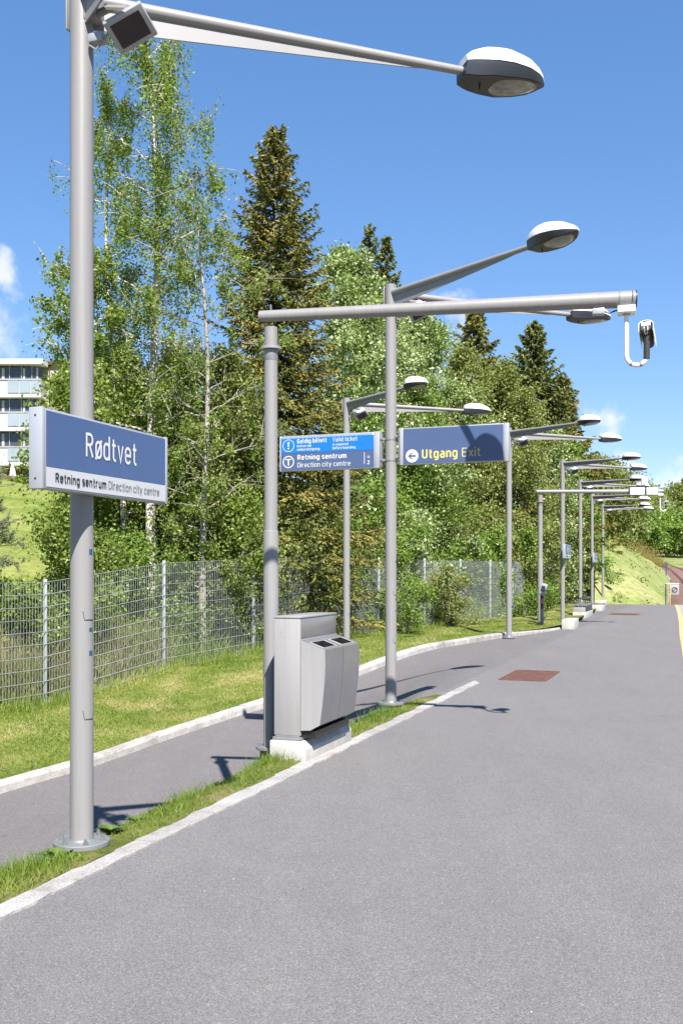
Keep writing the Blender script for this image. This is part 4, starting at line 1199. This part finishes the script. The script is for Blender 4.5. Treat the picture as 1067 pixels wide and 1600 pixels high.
def ticket_sign():
    W, H = 1.29, .43
    r = sign_box('ticket_sign', 'blue and slate sign about valid tickets with the round T emblem', at_pole(SX, SY, -.06, -.125 - W, 2.835), -TH, W, H, .085, (.02, .065))
    f = Face(r, Matrix.Identity(4)); x0, x1 = .022, W - .069; w = x1 - x0; h = H - .022; zl = .011
    X = lambda t: x0 + t * w
    Zt = lambda t: zl + (1 - t) * h
    f.rect('ticket_panel', x0, x1, Zt(.49), Zt(.055), M['signcyan'], 0)
    f.rect('direction_panel', x0, x1, zl, Zt(.503), M['signslate'], 0)
    f.rect('stripe_band', x0, x1, Zt(.055) + .0005, H - .008, M['letter'], 0)
    V, Fc = [], []
    n = 46
    for k in range(n):
        a = x0 + .004 + k * (w - .022) / n; b = a + .5 * w / n
        z0, z1 = Zt(.055) + .001, H - .0085
        i = len(V); V += [(a, z0), (b, z0), (b + .012, z1), (a + .012, z1)]; Fc.append((i, i + 1, i + 2, i + 3))
    f.put('warning_stripes', V, Fc, M['signcyan'], .003)
    wt = M['letter']
    cx, cz = X(.082), Zt(.265)
    f.disc('notice_ring', cx, cz, .076, wt, .003, .069)
    f.put('notice_mark', [(cx - .012, cz + .045), (cx - .007, cz - .014), (cx + .007, cz - .014), (cx + .012, cz + .045)], [(0, 1, 2, 3)], wt, .003)
    f.disc('notice_mark', cx, cz - .034, .010, wt, .0032)
    f.text('bold_lettering', 'Gyldig billett', X(.178), X(.50), Zt(.205), .050, wt, .003, .17)
    f.text('light_lettering', 'Valid ticket', X(.565), X(.828), Zt(.205), .050, wt, .003, .115)
    f.text('small_lettering', 'kreves før', X(.178), X(.335), Zt(.325), .030, wt, .003, .15)
    f.text('small_lettering', 'ombordstigning', X(.178), X(.425), Zt(.43), .030, wt, .003, .15)
    f.text('small_lettering', 'is required', X(.565), X(.73), Zt(.325), .030, wt, .003, .14)
    f.text('small_lettering', 'before boarding', X(.565), X(.808), Zt(.43), .030, wt, .003, .14)
    cz = Zt(.755)
    f.disc('emblem_ring', cx, cz, .075, wt, .003, .063)
    f.rect('emblem_letter', cx - .037, cx + .037, cz + .024, cz + .038, wt, .003)
    f.rect('emblem_letter', cx - .0075, cx + .0075, cz - .045, cz + .0235, wt, .003)
    f.text('bold_lettering', 'Retning sentrum', X(.182), X(.712), Zt(.70), .058, wt, .003, .17)
    f.text('light_lettering', 'Direction city centre', X(.182), X(.755), Zt(.93), .058, wt, .003, .105)
    f.rect('divider', X(.899), X(.905), Zt(.90), Zt(.56), wt, .003)
    f.text('track_number', '2', X(.93), X(.958), Zt(.91), .044, wt, .003, .16)
    for k in (0, 1):
        f.rect('track_number', X(.932), X(.960), Zt(.725) + k * .016, Zt(.725) + .006 + k * .016, wt, .003)
    for z in (.09, H - .09):
        q = MB(); q.box((W + .04, .045, z), (.09, .05, .03)); c = q.build('clamp', M['galv'], r, .004)
        q = MB(); q.tube([(W + .02, .015, z + .004), (W + .02, .005, z + .004)], .009, 8); q.build('bolt', M['bolt'], c)
        q = MB(); q.lathe([(.0675, -.013), (.073, -.013), (.073, .013), (.0675, .013)], 32, (W + .125, .06, z)); q.build('clamp_band', M['galv'], c)
    q = MB(); q.box((W + .012, .05, H / 2), (.02, .06, H * .95)); q.build('side_rail', M['galv'], r, .003)
ticket_sign()

# ----------------------------------------------------------------------- gantry
GX, GY = -.635, 8.98
GA = math.radians(-10.9)
def make_gantry():
    r = empty('camera_gantry', (GX, GY, 0), GA)
    mb = MB(); mb.lathe([(.068, .0), (.068, 1.95), (.066, 1.965), (.0595, 1.97), (.0595, 3.80)], 36)
    post = mb.build('post', M['pole'], r)
    mb = MB(); mb.lathe([(.0605, 3.60), (.095, 3.60), (.095, 3.625), (.0605, 3.626)], 36); mb.build('collar', M['arm'], post)
    mb = MB(); mb.lathe([(.0605, 3.50), (.0625, 3.505), (.0625, 3.6)], 36); mb.build('sleeve', M['galv'], post)
    mb = MB(); mb.lathe([(.069, .03), (.072, .10), (.09, .06)][:1] + [(.13, .03), (.135, .026), (.135, .006), (.13, .0), (.07, .0)], 36); bp = mb.build('base_plate', M['galv'], r)
    for k in range(4):
        an = k * math.pi / 2 + .6
        q = MB(); q.lathe([(.014, .03), (.014, .045), (.008, .046), (.008, .058)], 6, (.108 * math.cos(an), .108 * math.sin(an), 0)); q.build('bolt', M['bolt'], bp)
    q = MB(); q.lathe([(.10, -1.3), (.10, -.002)], 20); q.build('footing', M['dark'], r)
    mb = MB(); mb.tube([(-.105, 0, 3.905), (1.5, 0, 3.90), (3.16, 0, 3.895)], [.050, .058, .071], 32)
    beam = mb.build('beam', M['pole'], r)
    q = MB(); q.tube([(3.162, 0, 3.895), (3.172, 0, 3.895)], .0725, 32); q.build('end_cap', M['tray'], beam)
    q = MB(); q.box((.0, 0, 3.975), (.008, .03, .06)); q.build('lug', M['galv'], beam)
    q = MB(); q.box((2.86, 0, 3.80), (.10, .08, .05)); jb = q.build('junction_box', M['signframe'], r, .005)
    q = MB(); q.tube([(2.91, 0, 3.80), (2.95, .0, 3.785), (2.99, 0, 3.80), (3.03, 0, 3.81)], .007, 8); q.build('cable', M['dark'], jb)
    return r
g1 = make_gantry(); tag(g1, 'near tubular gantry spanning over the platform beside the litter bin', 'gantry', 'camera gantries over the platform')
g2 = copy_tree(g1); g2.location = (5.72, 28.7, 0); g2.rotation_euler = (0, 0, math.radians(-3)); g2.scale = (1.1, 1, 1)
tag(g2, 'far tubular gantry beyond the exit sign', 'gantry', 'camera gantries over the platform')

def make_camera(loc, rz, back=False):
    r = empty('security_camera', loc, rz)     # origin at the beam's underside
    q = MB(); q.box((0, 0, -.02), (.145, .16, .055)); q.build('bracket', M['white'], r, .006)
    for x in (-.055, .055):
        q = MB(); q.tube([(x, -.078 * math.cos(a), .075 + .078 * math.sin(a)) for a in np.linspace(-.9, math.pi + .9, 18)], .005, 6); q.build('clamp_strap', M['galv'], r)
    q = MB(); q.lathe([(.035, -.048), (.02, -.066)], 20); q.build('flange', M['signframe'], r)
    pts = [(0, 0, -.05), (0, 0, -.25), (0, 0, -.40)]
    for a in np.linspace(0, math.pi * .86, 10)[1:]:
        pts.append((.085 - .085 * math.cos(a), 0, -.40 - .085 * math.sin(a)))
    q = MB(); q.tube(pts, .0195, 20); q.build('goose_neck', M['white'], r)
    for i in (5, 8):
        a, b = Vector(pts[i]), Vector(pts[i + 1]); q = MB(); q.tube([a, a + (b - a) * .7], .0208, 20); q.build('tape_band', M['galv'], r)
    # housing points up the platform and down
    c = Vector((.168, .035, -.225)); ax = Vector((-.25, -.9, -.3) if back else (.12, .88, -.42)).normalized()
    xx = Vector((1, 0, 0)); xx = (xx - ax * xx.dot(ax)).normalized(); up = xx.cross(ax)
    m = Matrix(((xx.x, ax.x, up.x, c.x), (xx.y, ax.y, up.y, c.y), (xx.z, ax.z, up.z, c.z), (0, 0, 0, 1))) @ Matrix.Scale(.67, 4)
    q = MB(); q.tube([(0, -.16, 0), (0, .20, 0)], .066, 24); q.xf(m); h = q.build('housing', M['signframe'] if back else M['under'], r)
    q = MB(); V = []
    A = [(-.088, -.07), (-.09, .0)] + [(.09 * math.cos(a), .03 + .065 * math.sin(a)) for a in np.linspace(math.pi, 0, 11)] + [(.09, .0), (.088, -.07)]
    for y in (-.17, .20):
        for x, z in A: V.append((x, y, z))
        for x, z in A[::-1]: V.append((x * .95, y, z - (.006 if z > .03 else 0)))
    n = len(A) * 2
    q.add(V, [(k, (k + 1) % n, n + (k + 1) % n, n + k) for k in range(n)] + [(k, k + 1, n - 2 - k, n - 1 - k) for k in range(len(A) - 1)] + [(n + k, n + n - 1 - k, n + n - 2 - k, n + k + 1) for k in range(len(A) - 1)])
    q.xf(m); q.build('sun_shield', M['white'], h)
    q = MB(); q.box((0, -.165, .035), (.115, .02, .062)); q.xf(m); q.build('rear_cap', M['white'], h, .008)
    for x in (-.022, .022):
        q = MB(); q.tube([(x, -.165, -.005), (x, -.178, -.02), (x, -.17, -.06), (x * .4, -.13, -.10)], .007, 8); q.xf(m); q.build('cable', M['bolt'], h)
    q = MB(); q.tube([pts[-1], tuple(m @ Vector((0, -.05, -.06)))], .026, 16); q.build('mount', M['under'], r)
    q = MB(); q.tube([(0, .2, 0), (0, .205, 0)], .045, 20); q.xf(m); q.build('lens', M['dark'], h)
    return r
def gpt(gx, gy, ga, x, z): return (gx + x * math.cos(ga), gy + x * math.sin(ga), z)
c1 = make_camera(gpt(GX, GY, GA, 3.09, 3.82), math.radians(-16)); tag(c1, 'white security camera on a curved pipe under the near gantry beam end', 'camera', 'security cameras under the gantries')
c2 = make_camera(gpt(5.72, 28.7, math.radians(-3), 3.40, 3.82), math.radians(-5), True)
tag(c2, 'distant security camera under the far gantry beam end, facing back', 'camera', 'security cameras under the gantries')
# floodlight boxes on the far gantry
for k, (x, w, lab) in enumerate([(2.72, .42, 'grey equipment box clamped inboard on the far gantry beam'), (3.14, .34, 'grey equipment box nearest the far gantry beam end')]):
    ox, oy, oz = gpt(5.72, 28.7, math.radians(-3), x, 3.84)
    r = empty('equipment_box', (ox, oy, oz), math.radians(-5)); tag(r, lab, 'box')
    q = MB(); q.lo(-w / 2, w / 2, -.17, -.075, -.06, .16); q.build('case', M['signframe'], r, .01)
    q = MB(); q.lo(-w / 2 + .02, w / 2 - .02, -.176, -.1705, -.04, .14); q.build('lid', M['white'], r)
    q = MB(); q.box((0, -.07, .06), (.08, .012, .18)); q.build('bracket', M['galv'], r)
ox, oy, oz = gpt(5.72, 28.7, math.radians(-3), 2.95, 3.965)
r = empty('loudspeaker', (ox, oy, oz), math.radians(-5)); tag(r, 'small white loudspeaker standing on top of the far gantry beam', 'loudspeaker')
q = MB(); q.tube([(0, 0, 0), (0, 0, .12)], .02, 10); q.build('stem', M['galv'], r)
q = MB(); q.lo(-.09, .09, -.07, .07, .12, .36); q.build('case', M['white'], r, .02)

# -------------------------------------------------------------------- litter bin
def make_bin():
    r = empty('litter_bin', (-.29, 8.32, 0), -TH); tag(r, 'grey double litter bin cabinet on a concrete plinth', 'litter bin')
    # plinth with sloped shoulder
    q = MB(); V = []
    prof = [(-.33, -.05), (0, -.05), (.0, .115), (-.045, .175), (-.33, .175)]
    for y in (-.02, 1.13):
        V += [(x, y, z) for x, z in prof]
    q.add(V, [(0, 1, 6, 5), (1, 2, 7, 6), (2, 3, 8, 7), (3, 4, 9, 8), (4, 0, 5, 9), (4, 3, 2, 1, 0), (5, 6, 7, 8, 9)])
    q.build('plinth', M['concrete'], r, .008)
    q = MB(); q.lo(-.318, -.06, .015, .925, .177, .20); q.lo(-.30, -.08, .03, .91, .20, .215); q.build('foot_plate', M['galv'], r, .003)
    q = MB(); q.lo(-.31, -.072, .03, .90, .216, 1.205); col = q.build('back_column', M['bin'], r, .004)
    q = MB(); q.lo(-.316, -.066, .024, .906, 1.206, 1.222); q.build('top_cap', M['bin'], col, .003)
    q = MB(); q.lo(-.0715, -.069, .045, .888, 1.035, 1.197); q.build('upper_panel', M['binfront_shade'], col, .0008)
    prof = [(-.066, .262), (.02, .268), (.105, .315), (.130, .50), (.148, .68), (.155, .82), (.152, .945), (-.066, 1.022)]
    halves = [(.032, .463), (.469, .905)]
    for y0, y1 in halves:
        q = MB(); n = len(prof); V = [(x, y0, z) for x, z in prof] + [(x, y1, z) for x, z in prof]
        Fc = [tuple(range(n)), tuple(range(2 * n - 1, n - 1, -1))]
        for k in range(n):
            k2 = (k + 1) % n
            if k == n - 2: continue            # the sloping top is built round its opening
            Fc.append((k, k2, n + k2, n + k))
        b = q.build
        def tp(a, c):
            x = .152 + (-.066 - .152) * a; z = .945 + (1.022 - .945) * a
            return (x, y0 + (y1 - y0) * c, z)
        xs = [0, .16, .72, 1]; ys = [0, .14, .86, 1]
        T = [[tp(a, c) for c in ys] for a in xs]
        for i in range(3):
            for j in range(3):
                if i == 1 and j == 1: continue
                kk = len(V); V += [T[i][j], T[i + 1][j], T[i + 1][j + 1], T[i][j + 1]]; Fc.append((kk, kk + 1, kk + 2, kk + 3))
        q.add(V, Fc)
        d = q.build('door', M['binfront_shade'], r, 0)
        # the end facing the viewer is matt paint without the fronts' painted shade
        q = MB(); h = [T[1][1], T[1][2], T[2][2], T[2][1]]
        low = [(p[0], p[1], p[2] - .22) for p in h]
        q.add(h + low, [(0, 1, 5, 4), (1, 2, 6, 5), (2, 3, 7, 6), (3, 0, 4, 7), (4, 5, 6, 7)])
        q.build('opening', M['dark'], d, smooth=False)
        q = MB()
        for a, c in ((0, 1), (1, 2), (2, 3), (3, 0)):
            q.tube([h[a], h[c]], .004, 6)
        q.build('opening_rim', M['bin'], d)
    q = MB(); n = len(prof); V = [(x, .030, z) for x, z in prof] + [(x, .0316, z) for x, z in prof]
    q.add(V, [tuple(range(n)), tuple(range(2 * n - 1, n - 1, -1))] + [(k, (k + 1) % n, n + (k + 1) % n, n + k) for k in range(n)])
    q.build('side_panel', M['bin'], r, smooth=False)
    q = MB(); pr2 = [(x + (.002 if x > .05 else 0), z) for x, z in prof[2:7]]
    V = [(x, y, z) for y in (.4632, .4688) for x, z in pr2]; q.add(V, [(k, k + 1, k + 6, k + 5) for k in range(4)]); q.build('seam_highlight', M['galv'], r, smooth=False)  # pale strip over the door joint, painted in as its edge highlight
    q = MB(); q.lo(-.064, .06, .06, .88, .20, .261); q.build('underframe', M['dark'], r)
make_bin()

# ------------------------------------------------------------- wire mesh fence
def make_fence():
    pts_u = np.concatenate([np.arange(13.4 - 8.91, 55, 2.97)])
    r = empty('mesh_fence', uv(13.4, -9.93, -.5)); tag(r, 'long grey wire mesh fence between the grass verge and the trees', 'fence')
    ox, oy, oz = r.location
    pp = [Vector((*uv(u, float(vf(u)))[:2], float(zf(u)))) - Vector((ox, oy, oz)) for u in pts_u]
    Hh = 2.03
    for a in pp:
        q = MB(); q.lo(a.x - .03, a.x + .03, a.y - .02, a.y + .02, a.z - .3, a.z + Hh + .03); q.build('post', M['wire'], r, .004)
    for a, b in zip(pp[:-1], pp[1:]):
        d = b - a; L_ = math.hypot(d.x, d.y); n = int(L_ / .06)
        off = Vector((d.y, -d.x, 0)).normalized() * .03
        zc = (a.z + b.z) / 2
        q = MB()
        for k in range(1, n):
            t = k / n; p = a + d * t + off
            hw = .0024
            q.box((p.x, p.y, p.z + Hh / 2 - .03), (hw * 2, hw * 2, Hh))
        for j in range(11):
            z = .03 + j * (Hh - .05) / 10
            for s in (-.006, .006):
                q.tube([a + d * .0 + off * (1 + s * 30) + Vector((0, 0, z)), a + d + off * (1 + s * 30) + Vector((0, 0, z))], .0042, 4)
        q.build('mesh_panel', M['wire'], r, smooth=False)
make_fence()

# ---------------------------------------------------------- small platform things
# rusty cover plates
def cover(u0, u1, v0, v1, label):
    x, y, _ = uv((u0 + u1) / 2, (v0 + v1) / 2)
    r = empty('drain_cover', (x, y, 0), -TH); tag(r, label, 'drain cover')
    a, b = (v1 - v0) / 2, (u1 - u0) / 2
    q = MB()
    for s in (-1, 1):
        q.lo(s * a - .02, s * a + .02, -b, b, .001, .011); q.lo(-a + .021, a - .021, s * b - .02, s * b + .02, .001, .011)
    q.build('frame', M['rust'], r, smooth=False)
    q = MB(); q.lo(-a + .022, a - .022, -b + .022, b - .022, .001, .006); pl_ = q.build('plate', M['rust'], r, smooth=False)
    q = MB()
    for k in range(9):
        yy = -b + .08 + k * (2 * b - .16) / 8
        q.lo(-a + .05, a - .05, yy - .018, yy + .018, .0065, .0095)
    q.build('ribs', M['rust'], pl_, smooth=False)
cover(14.62, 16.1, -2.84, -2.18, 'rusty rectangular drain cover set in the platform near the pale strip end')
cover(38.0, 39.2, -3.3, -2.3, 'far rusty drain cover set in the platform near the bench')

# concrete blocks, bench, ticket reader
def block(u, v, lu, lv, h, label):
    x, y, _ = uv(u, v)
    q = MB(); q.lo(-lv / 2, lv / 2, -lu / 2, lu / 2, -.05, h)
    q.lo(-lv / 2 + .02, lv / 2 - .02, -lu / 2 + .02, lu / 2 - .02, h - .01, h + .012)
    o = q.build('concrete_block', M['concrete'], None, .012); o.location = (x, y, 0); o.rotation_euler = (0, 0, -TH)
    tag(o, label, 'concrete block')
block(28.6, -3.55, 1.1, .34, .26, 'pale concrete block standing alone beside the far gantry post')
block(42.2, -4.15, 1.5, .5, .2, 'low concrete block just past the grey bench')
block(49.2, -4.65, 1.4, .5, .2, 'farthest concrete block at the foot of the last lamp post')
def bench(u, v):
    x, y, _ = uv(u, v); r = empty('bench', (x, y, 0), -TH); tag(r, 'grey slatted bench on a long concrete plinth', 'bench')
    q = MB(); q.lo(-.22, .22, -1.2, 1.2, -.05, .20); q.build('plinth', M['concrete'], r, .012)
    q = MB(); q.lo(-.20, .20, -1.12, 1.12, .205, .41); q.build('base_panel', M['tray'], r, .004)
    q = MB(); q.lo(-.205, .205, -1.14, -1.121, .203, .41); q.build('end_panel', M['bin'], r, .003)
    for k in range(4):
        q = MB(); q.lo(-.25 + k * .13, -.14 + k * .13, -1.18, 1.18, .42, .45); q.build('slat', M['galv'], r, .004)
    for yy in (-.6, .0, .6, 1.15):
        q = MB(); q.tube([(-.22, yy, .45), (-.23, yy, .62), (-.10, yy, .66), (.12, yy, .62), (.17, yy, .45)], .012, 8); q.build('armrest', M['tray'], r)
bench(36.2, -4.05)
x, y, _ = uv(28.0, -4.35)
r = empty('ticket_reader', (x + .12, y + .1, 0), -TH); tag(r, 'dark ticket reader post with orange band beside the far gantry post', 'ticket reader')
q = MB(); q.lo(-.045, .045, -.045, .045, -.05, 1.0); q.build('post', M['tray'], r, .006)
q = MB(); q.lo(-.05, .05, -.05, .05, .70, .83); q.build('orange_band', M['orange'], r, .003)
q = MB(); q.box((.04, -.04, 1.10), (.17, .08, .34), Matrix.Rotation(.25, 3, 'Y')); hd = q.build('reader_head', M['signframe'], r, .01)
q = MB(); q.box((.04, -.084, 1.12), (.11, .006, .16), Matrix.Rotation(.25, 3, 'Y')); q.build('screen', M['tray'], hd)

# barrier at the platform end
bx, by, bz = at(1042, 944, 50.6)
r = empty('end_barrier', (bx, by, 0), -TH + .12); tag(r, 'white framed barrier with a round emblem panel closing the platform end', 'barrier')
for xx, mt in ((-.08, 'tray'), (.02, 'screen'), (.12, 'yellowline')):
    q = MB(); q.tube([(xx, 0, -.2), (xx, 0, .98)], .028, 10); q.build('post', M[mt], r)
q = MB(); q.tube([(-.08, .0, .985), (.56, 0, .985)], .018, 8); q.build('top_rail', M['white'], r)
q = MB(); q.lo(.14, .56, -.012, .012, .42, .94); pn = q.build('panel', M['screen'], r, .004)
q = MB()
q.tube([(.35 + .12 * math.cos(a), -.02, .68 + .12 * math.sin(a)) for a in np.linspace(0, 2 * math.pi, 28)], .022, 6, False); q.build('emblem_ring', M['ink'], pn)
q = MB(); q.tube([(.26, -.022, .59), (.43, -.022, .77)], .018, 6); q.build('emblem_bar', M['ink'], pn)
bx, by, bz = at(1040, 893, 84)
r = empty('marker_post', (bx, by, bz)); tag(r, 'thin blue marker post beside the railway bend', 'post')
q = MB(); q.tube([(0, 0, -.5), (0, 0, .75)], .05, 8); q.build('shaft', M['signpost_blue'], r)
q = MB(); q.box((0, 0, .68), (.16, .1, .1)); q.build('top_plate', M['signpost_blue'], r)

# pale flecks dropped on the asphalt: part of the surface
rng = np.random.default_rng(21)
C = []
for k in range(46):
    u = rng.uniform(2, 14); v = rng.uniform(-2.9, .4)
    C.append(uv(u, v, .006))
V, Q = leaf_quads(rng, np.array(C), rng.uniform(.006, .018, 46), rng.uniform(.004, .008, 46), 9)
tag(link_mesh('petals', np_mesh('petals', V, Q, 4, np.ones(46)), M['letter']), 'tiny pale petals scattered over the platform asphalt', 'petals', kind='stuff')

# ------------------------------------------------------------- apartment building
BY = 87.0
def bw(px, py): x, y, z = at(px, py, BY); return x, z
r = empty('apartment_building', (-26, BY, 8.5)); tag(r, 'white apartment block with glazed balconies on the hill', 'building')
def bbox(name, mat, px0, px1, py0, py1, y0, y1, par=None, bev=0):
    x0, z1 = bw(px0, py0); x1, z0 = bw(px1, py1)
    q = MB(); q.lo(x0 + 26, x1 + 26, y0, y1, z0 - 8.5, z1 - 8.5)
    return q.build(name, M[mat], par or r, bev, smooth=False)
bbox('wall', 'wall_beige', -140, 190, 566, 775, 1.5, 12)
bbox('ground_floor_wall', 'wall_brown', -140, 62, 727, 776, .9, 1.45)
rf = bbox('roof', 'roof', -140, 200, 560, 565.6, 1.1, 13)
bbox('balcony_roof', 'white', -140, 70, 563, 570, -.6, 1.05)
for k, (g0, g1, r1) in enumerate([(571, 592, 619), (622, 643, 671), (674, 697, 725)]):
    b = bbox('balcony', 'wall_white', -140, 66, g1 + 1, r1, -.35, 1.45)
    sl = bbox('slab', 'white', -140, 68, r1 + .2, r1 + 2.8, -.5, 1.45, b)
    for a, c in ((15, 32), (33.5, 50), (51.5, 64)):
        bbox('rail_glass', 'railglass', a, c, g1 + 4, r1 - 4, -.42, -.36, b)
    for k2 in range(3):
        bbox('handrail', 'signframe', -140, 66.3, g1 + 1.2 + k2 * .0, g1 + 2.2, -.47, -.43, b) if k2 == 0 else None
    for a, c in ((35, 38.5), (56, 59), (2, 6)):
        bbox('curtain', 'wall_white', a, c, g0 + 3, g1 - 1, .255, .29, b)
    for a, c in ((-75, -47), (-45.5, -17), (-15.5, 13), (15, 32), (33.5, 48), (50, 64)):
        w_ = bbox('window', 'glaze', a, c, g0 + 1.5, g1 - .5, .3, .4)
        bbox('window_frame', 'signframe', a - 1.2, a - .2, g0, g1, .2, .45, w_)
for a, c, p0, p1 in ((98, 106, 590, 606), (98, 106, 640, 658)):
    w_ = bbox('window', 'glaze', a + 1, c - 1, p0 + 1, p1 - 1, 1.42, 1.5); bbox('window_frame', 'redwood', a, c, p0, p1, 1.44, 1.52, w_)
bbox('downpipe', 'roof', 70.5, 71.5, 567, 740, 1.3, 1.45)
bbox('door', 'redwood', 4, 28, 733, 760, .8, .88); bbox('door', 'glaze', 40, 60, 733, 760, .8, .88)
# closed parasol on the terrace
px_, pz_ = bw(30, 752)
r2 = empty('garden_parasol', (px_, BY - 1.6, pz_)); tag(r2, 'closed white parasol on the ground floor terrace', 'parasol')
q = MB(); q.tube([(0, 0, -.3), (0, 0, 1.6)], .04, 8); q.build('pole', M['galv'], r2)
q = MB(); q.lathe([(.25, .2), (.27, .4), (.2, .9), (.1, 1.35), (.03, 1.5)], 14); q.build('canopy', M['white'], r2)
# garden hedge below the terrace
rng = np.random.default_rng(61)
for px, lab, mt in ((-4, 'clipped olive shrub at the edge below the terrace', 'leaf_olive'), (14, 'rusty orange shrub in front of the terrace', 'scrub'), (32, 'green rounded shrub beside the white parasol', 'leaf_green'), (52, 'dark shrub at the building corner behind the sign end', 'leaf_birch')):
    x, y, z = at(px, 771, 84)
    deciduous('garden_shrub', lab, x, y, z - .2, 1.35, .75, M[mt], M['bark'], 2600, 400 + px, prof='bush', t0=.05, nl=16, ntw=7, sig=.2, leaf=(.16, .26), tr=.04, cat='shrub')

# ------------------------------------------------------------------ sky and sun
Ldir = Vector((-.205, .875, -1.0)).normalized()
sun = bpy.data.lights.new('sun', 'SUN'); sun.energy = 4.6; sun.angle = math.radians(.53); sun.color = (1.0, .955, .89)
so = bpy.data.objects.new('sun', sun); COL.objects.link(so)
so.rotation_euler = Ldir.to_track_quat('-Z', 'Y').to_euler(); so.location = (2, -10, 12)
to_sun = -Ldir
w = bpy.data.worlds.new('World'); sc.world = w; w.use_nodes = True
nt = w.node_tree; N = nt.nodes; L = nt.links
sky = N.new('ShaderNodeTexSky'); sky.sky_type = 'NISHITA'; sky.sun_disc = False
sky.sun_elevation = math.asin(to_sun.z); sky.sun_rotation = math.atan2(to_sun.x, to_sun.y)
sky.air_density = 1.0; sky.dust_density = 0.0; sky.ozone_density = 3.5; sky.altitude = 150
tc = N.new('ShaderNodeTexCoord')
vn = N.new('ShaderNodeVectorMath'); vn.operation = 'NORMALIZE'; L.new(tc.outputs['Generated'], vn.inputs[0])
nz = N.new('ShaderNodeTexNoise'); nz.inputs['Scale'].default_value = 22; nz.inputs['Detail'].default_value = 7; nz.inputs['Roughness'].default_value = .58
L.new(vn.outputs[0], nz.inputs['Vector'])
acc = None
for d, rad, st in [((-.368, 1, .255), .066, 1.3), ((-.352, 1, .298), .04, 1.1), ((-.40, 1, .21), .06, .5), ((.262, 1, .152), .05, .5), ((.24, 1, .135), .05, .5), ((.11, 1, .262), .05, .5), ((.285, 1, .112), .022, .9),
                   ((.34, 1, .098), .04, .7), ((.22, 1, .10), .05, .7), ((.6, 1, .2), .12, .9), ((-.8, 1, .3), .16, .9), ((.1, -1, .4), .2, .5)]:
    dv = Vector(d).normalized()
    ds_ = N.new('ShaderNodeVectorMath'); ds_.operation = 'DISTANCE'; ds_.inputs[1].default_value = dv; L.new(vn.outputs[0], ds_.inputs[0])
    mr = N.new('ShaderNodeMapRange'); mr.inputs[1].default_value = 0; mr.inputs[2].default_value = rad; mr.inputs[3].default_value = st; mr.inputs[4].default_value = 0
    mr.interpolation_type = 'SMOOTHSTEP'
    L.new(ds_.outputs['Value'], mr.inputs[0])
    if acc is None: acc = mr.outputs[0]
    else:
        mx = N.new('ShaderNodeMath'); mx.operation = 'MAXIMUM'; L.new(acc, mx.inputs[0]); L.new(mr.outputs[0], mx.inputs[1]); acc = mx.outputs[0]
# cloud amount = smoothstep(mask + noise)
ad = N.new('ShaderNodeMath'); ad.operation = 'MULTIPLY_ADD'; L.new(nz.outputs['Fac'], ad.inputs[0]); ad.inputs[1].default_value = 3.0; ad.inputs[2].default_value = -1.5
a2 = N.new('ShaderNodeMath'); a2.operation = 'ADD'; L.new(ad.outputs[0], a2.inputs[0]); L.new(acc, a2.inputs[1])
m2 = N.new('ShaderNodeMath'); m2.operation = 'MULTIPLY'; L.new(a2.outputs[0], m2.inputs[0]); 
g2_ = N.new('ShaderNodeMapRange'); g2_.inputs[1].default_value = 0; g2_.inputs[2].default_value = .25; L.new(acc, g2_.inputs[0]); L.new(g2_.outputs[0], m2.inputs[1])
cm = N.new('ShaderNodeMapRange'); cm.inputs[1].default_value = .25; cm.inputs[2].default_value = 1.1; cm.inputs[3].default_value = 0; cm.inputs[4].default_value = .8; cm.interpolation_type = 'SMOOTHSTEP'
L.new(m2.outputs[0], cm.inputs[0])
mixn = N.new('ShaderNodeMix'); mixn.data_type = 'RGBA'
L.new(cm.outputs[0], mixn.inputs[0]); hs = N.new('ShaderNodeHueSaturation'); hs.inputs['Saturation'].default_value = 1.4; gm = N.new('ShaderNodeGamma'); gm.inputs[1].default_value = .66; L.new(sky.outputs[0], gm.inputs[0]); L.new(gm.outputs[0], hs.inputs['Color']); cmul = N.new('ShaderNodeMix'); cmul.data_type = 'RGBA'; cmul.blend_type = 'MULTIPLY'; cmul.inputs[0].default_value = 1; cmul.inputs[7].default_value = (1, 1.01, 1.15, 1); L.new(hs.outputs[0], cmul.inputs[6]); L.new(cmul.outputs[2], mixn.inputs[6]); mixn.inputs[7].default_value = (3.9, 3.95, 4.1, 1)
bg = N['Background']; L.new(mixn.outputs[2], bg.inputs['Color']); bg.inputs['Strength'].default_value = .104

# ---------------------------------------------------------------------- camera
cam = bpy.data.cameras.new('camera'); co = bpy.data.objects.new('camera', cam); COL.objects.link(co)
co.location = (0, 0, 1.6); co.rotation_euler = (math.pi / 2, 0, 0)
cam.sensor_fit = 'VERTICAL'; cam.sensor_height = 36; cam.lens = 36 * F / 1600; cam.shift_y = 93 / 1600; cam.clip_start = .05; cam.clip_end = 6000
sc.camera = co
vs = sc.view_settings; vs.view_transform = 'Standard'; vs.look = 'None'; vs.exposure = 1.4; vs.gamma = 1; vs.use_curve_mapping = False
sc.render.engine = 'CYCLES'
sc.cycles.max_bounces = 8; sc.cycles.transparent_max_bounces = 8
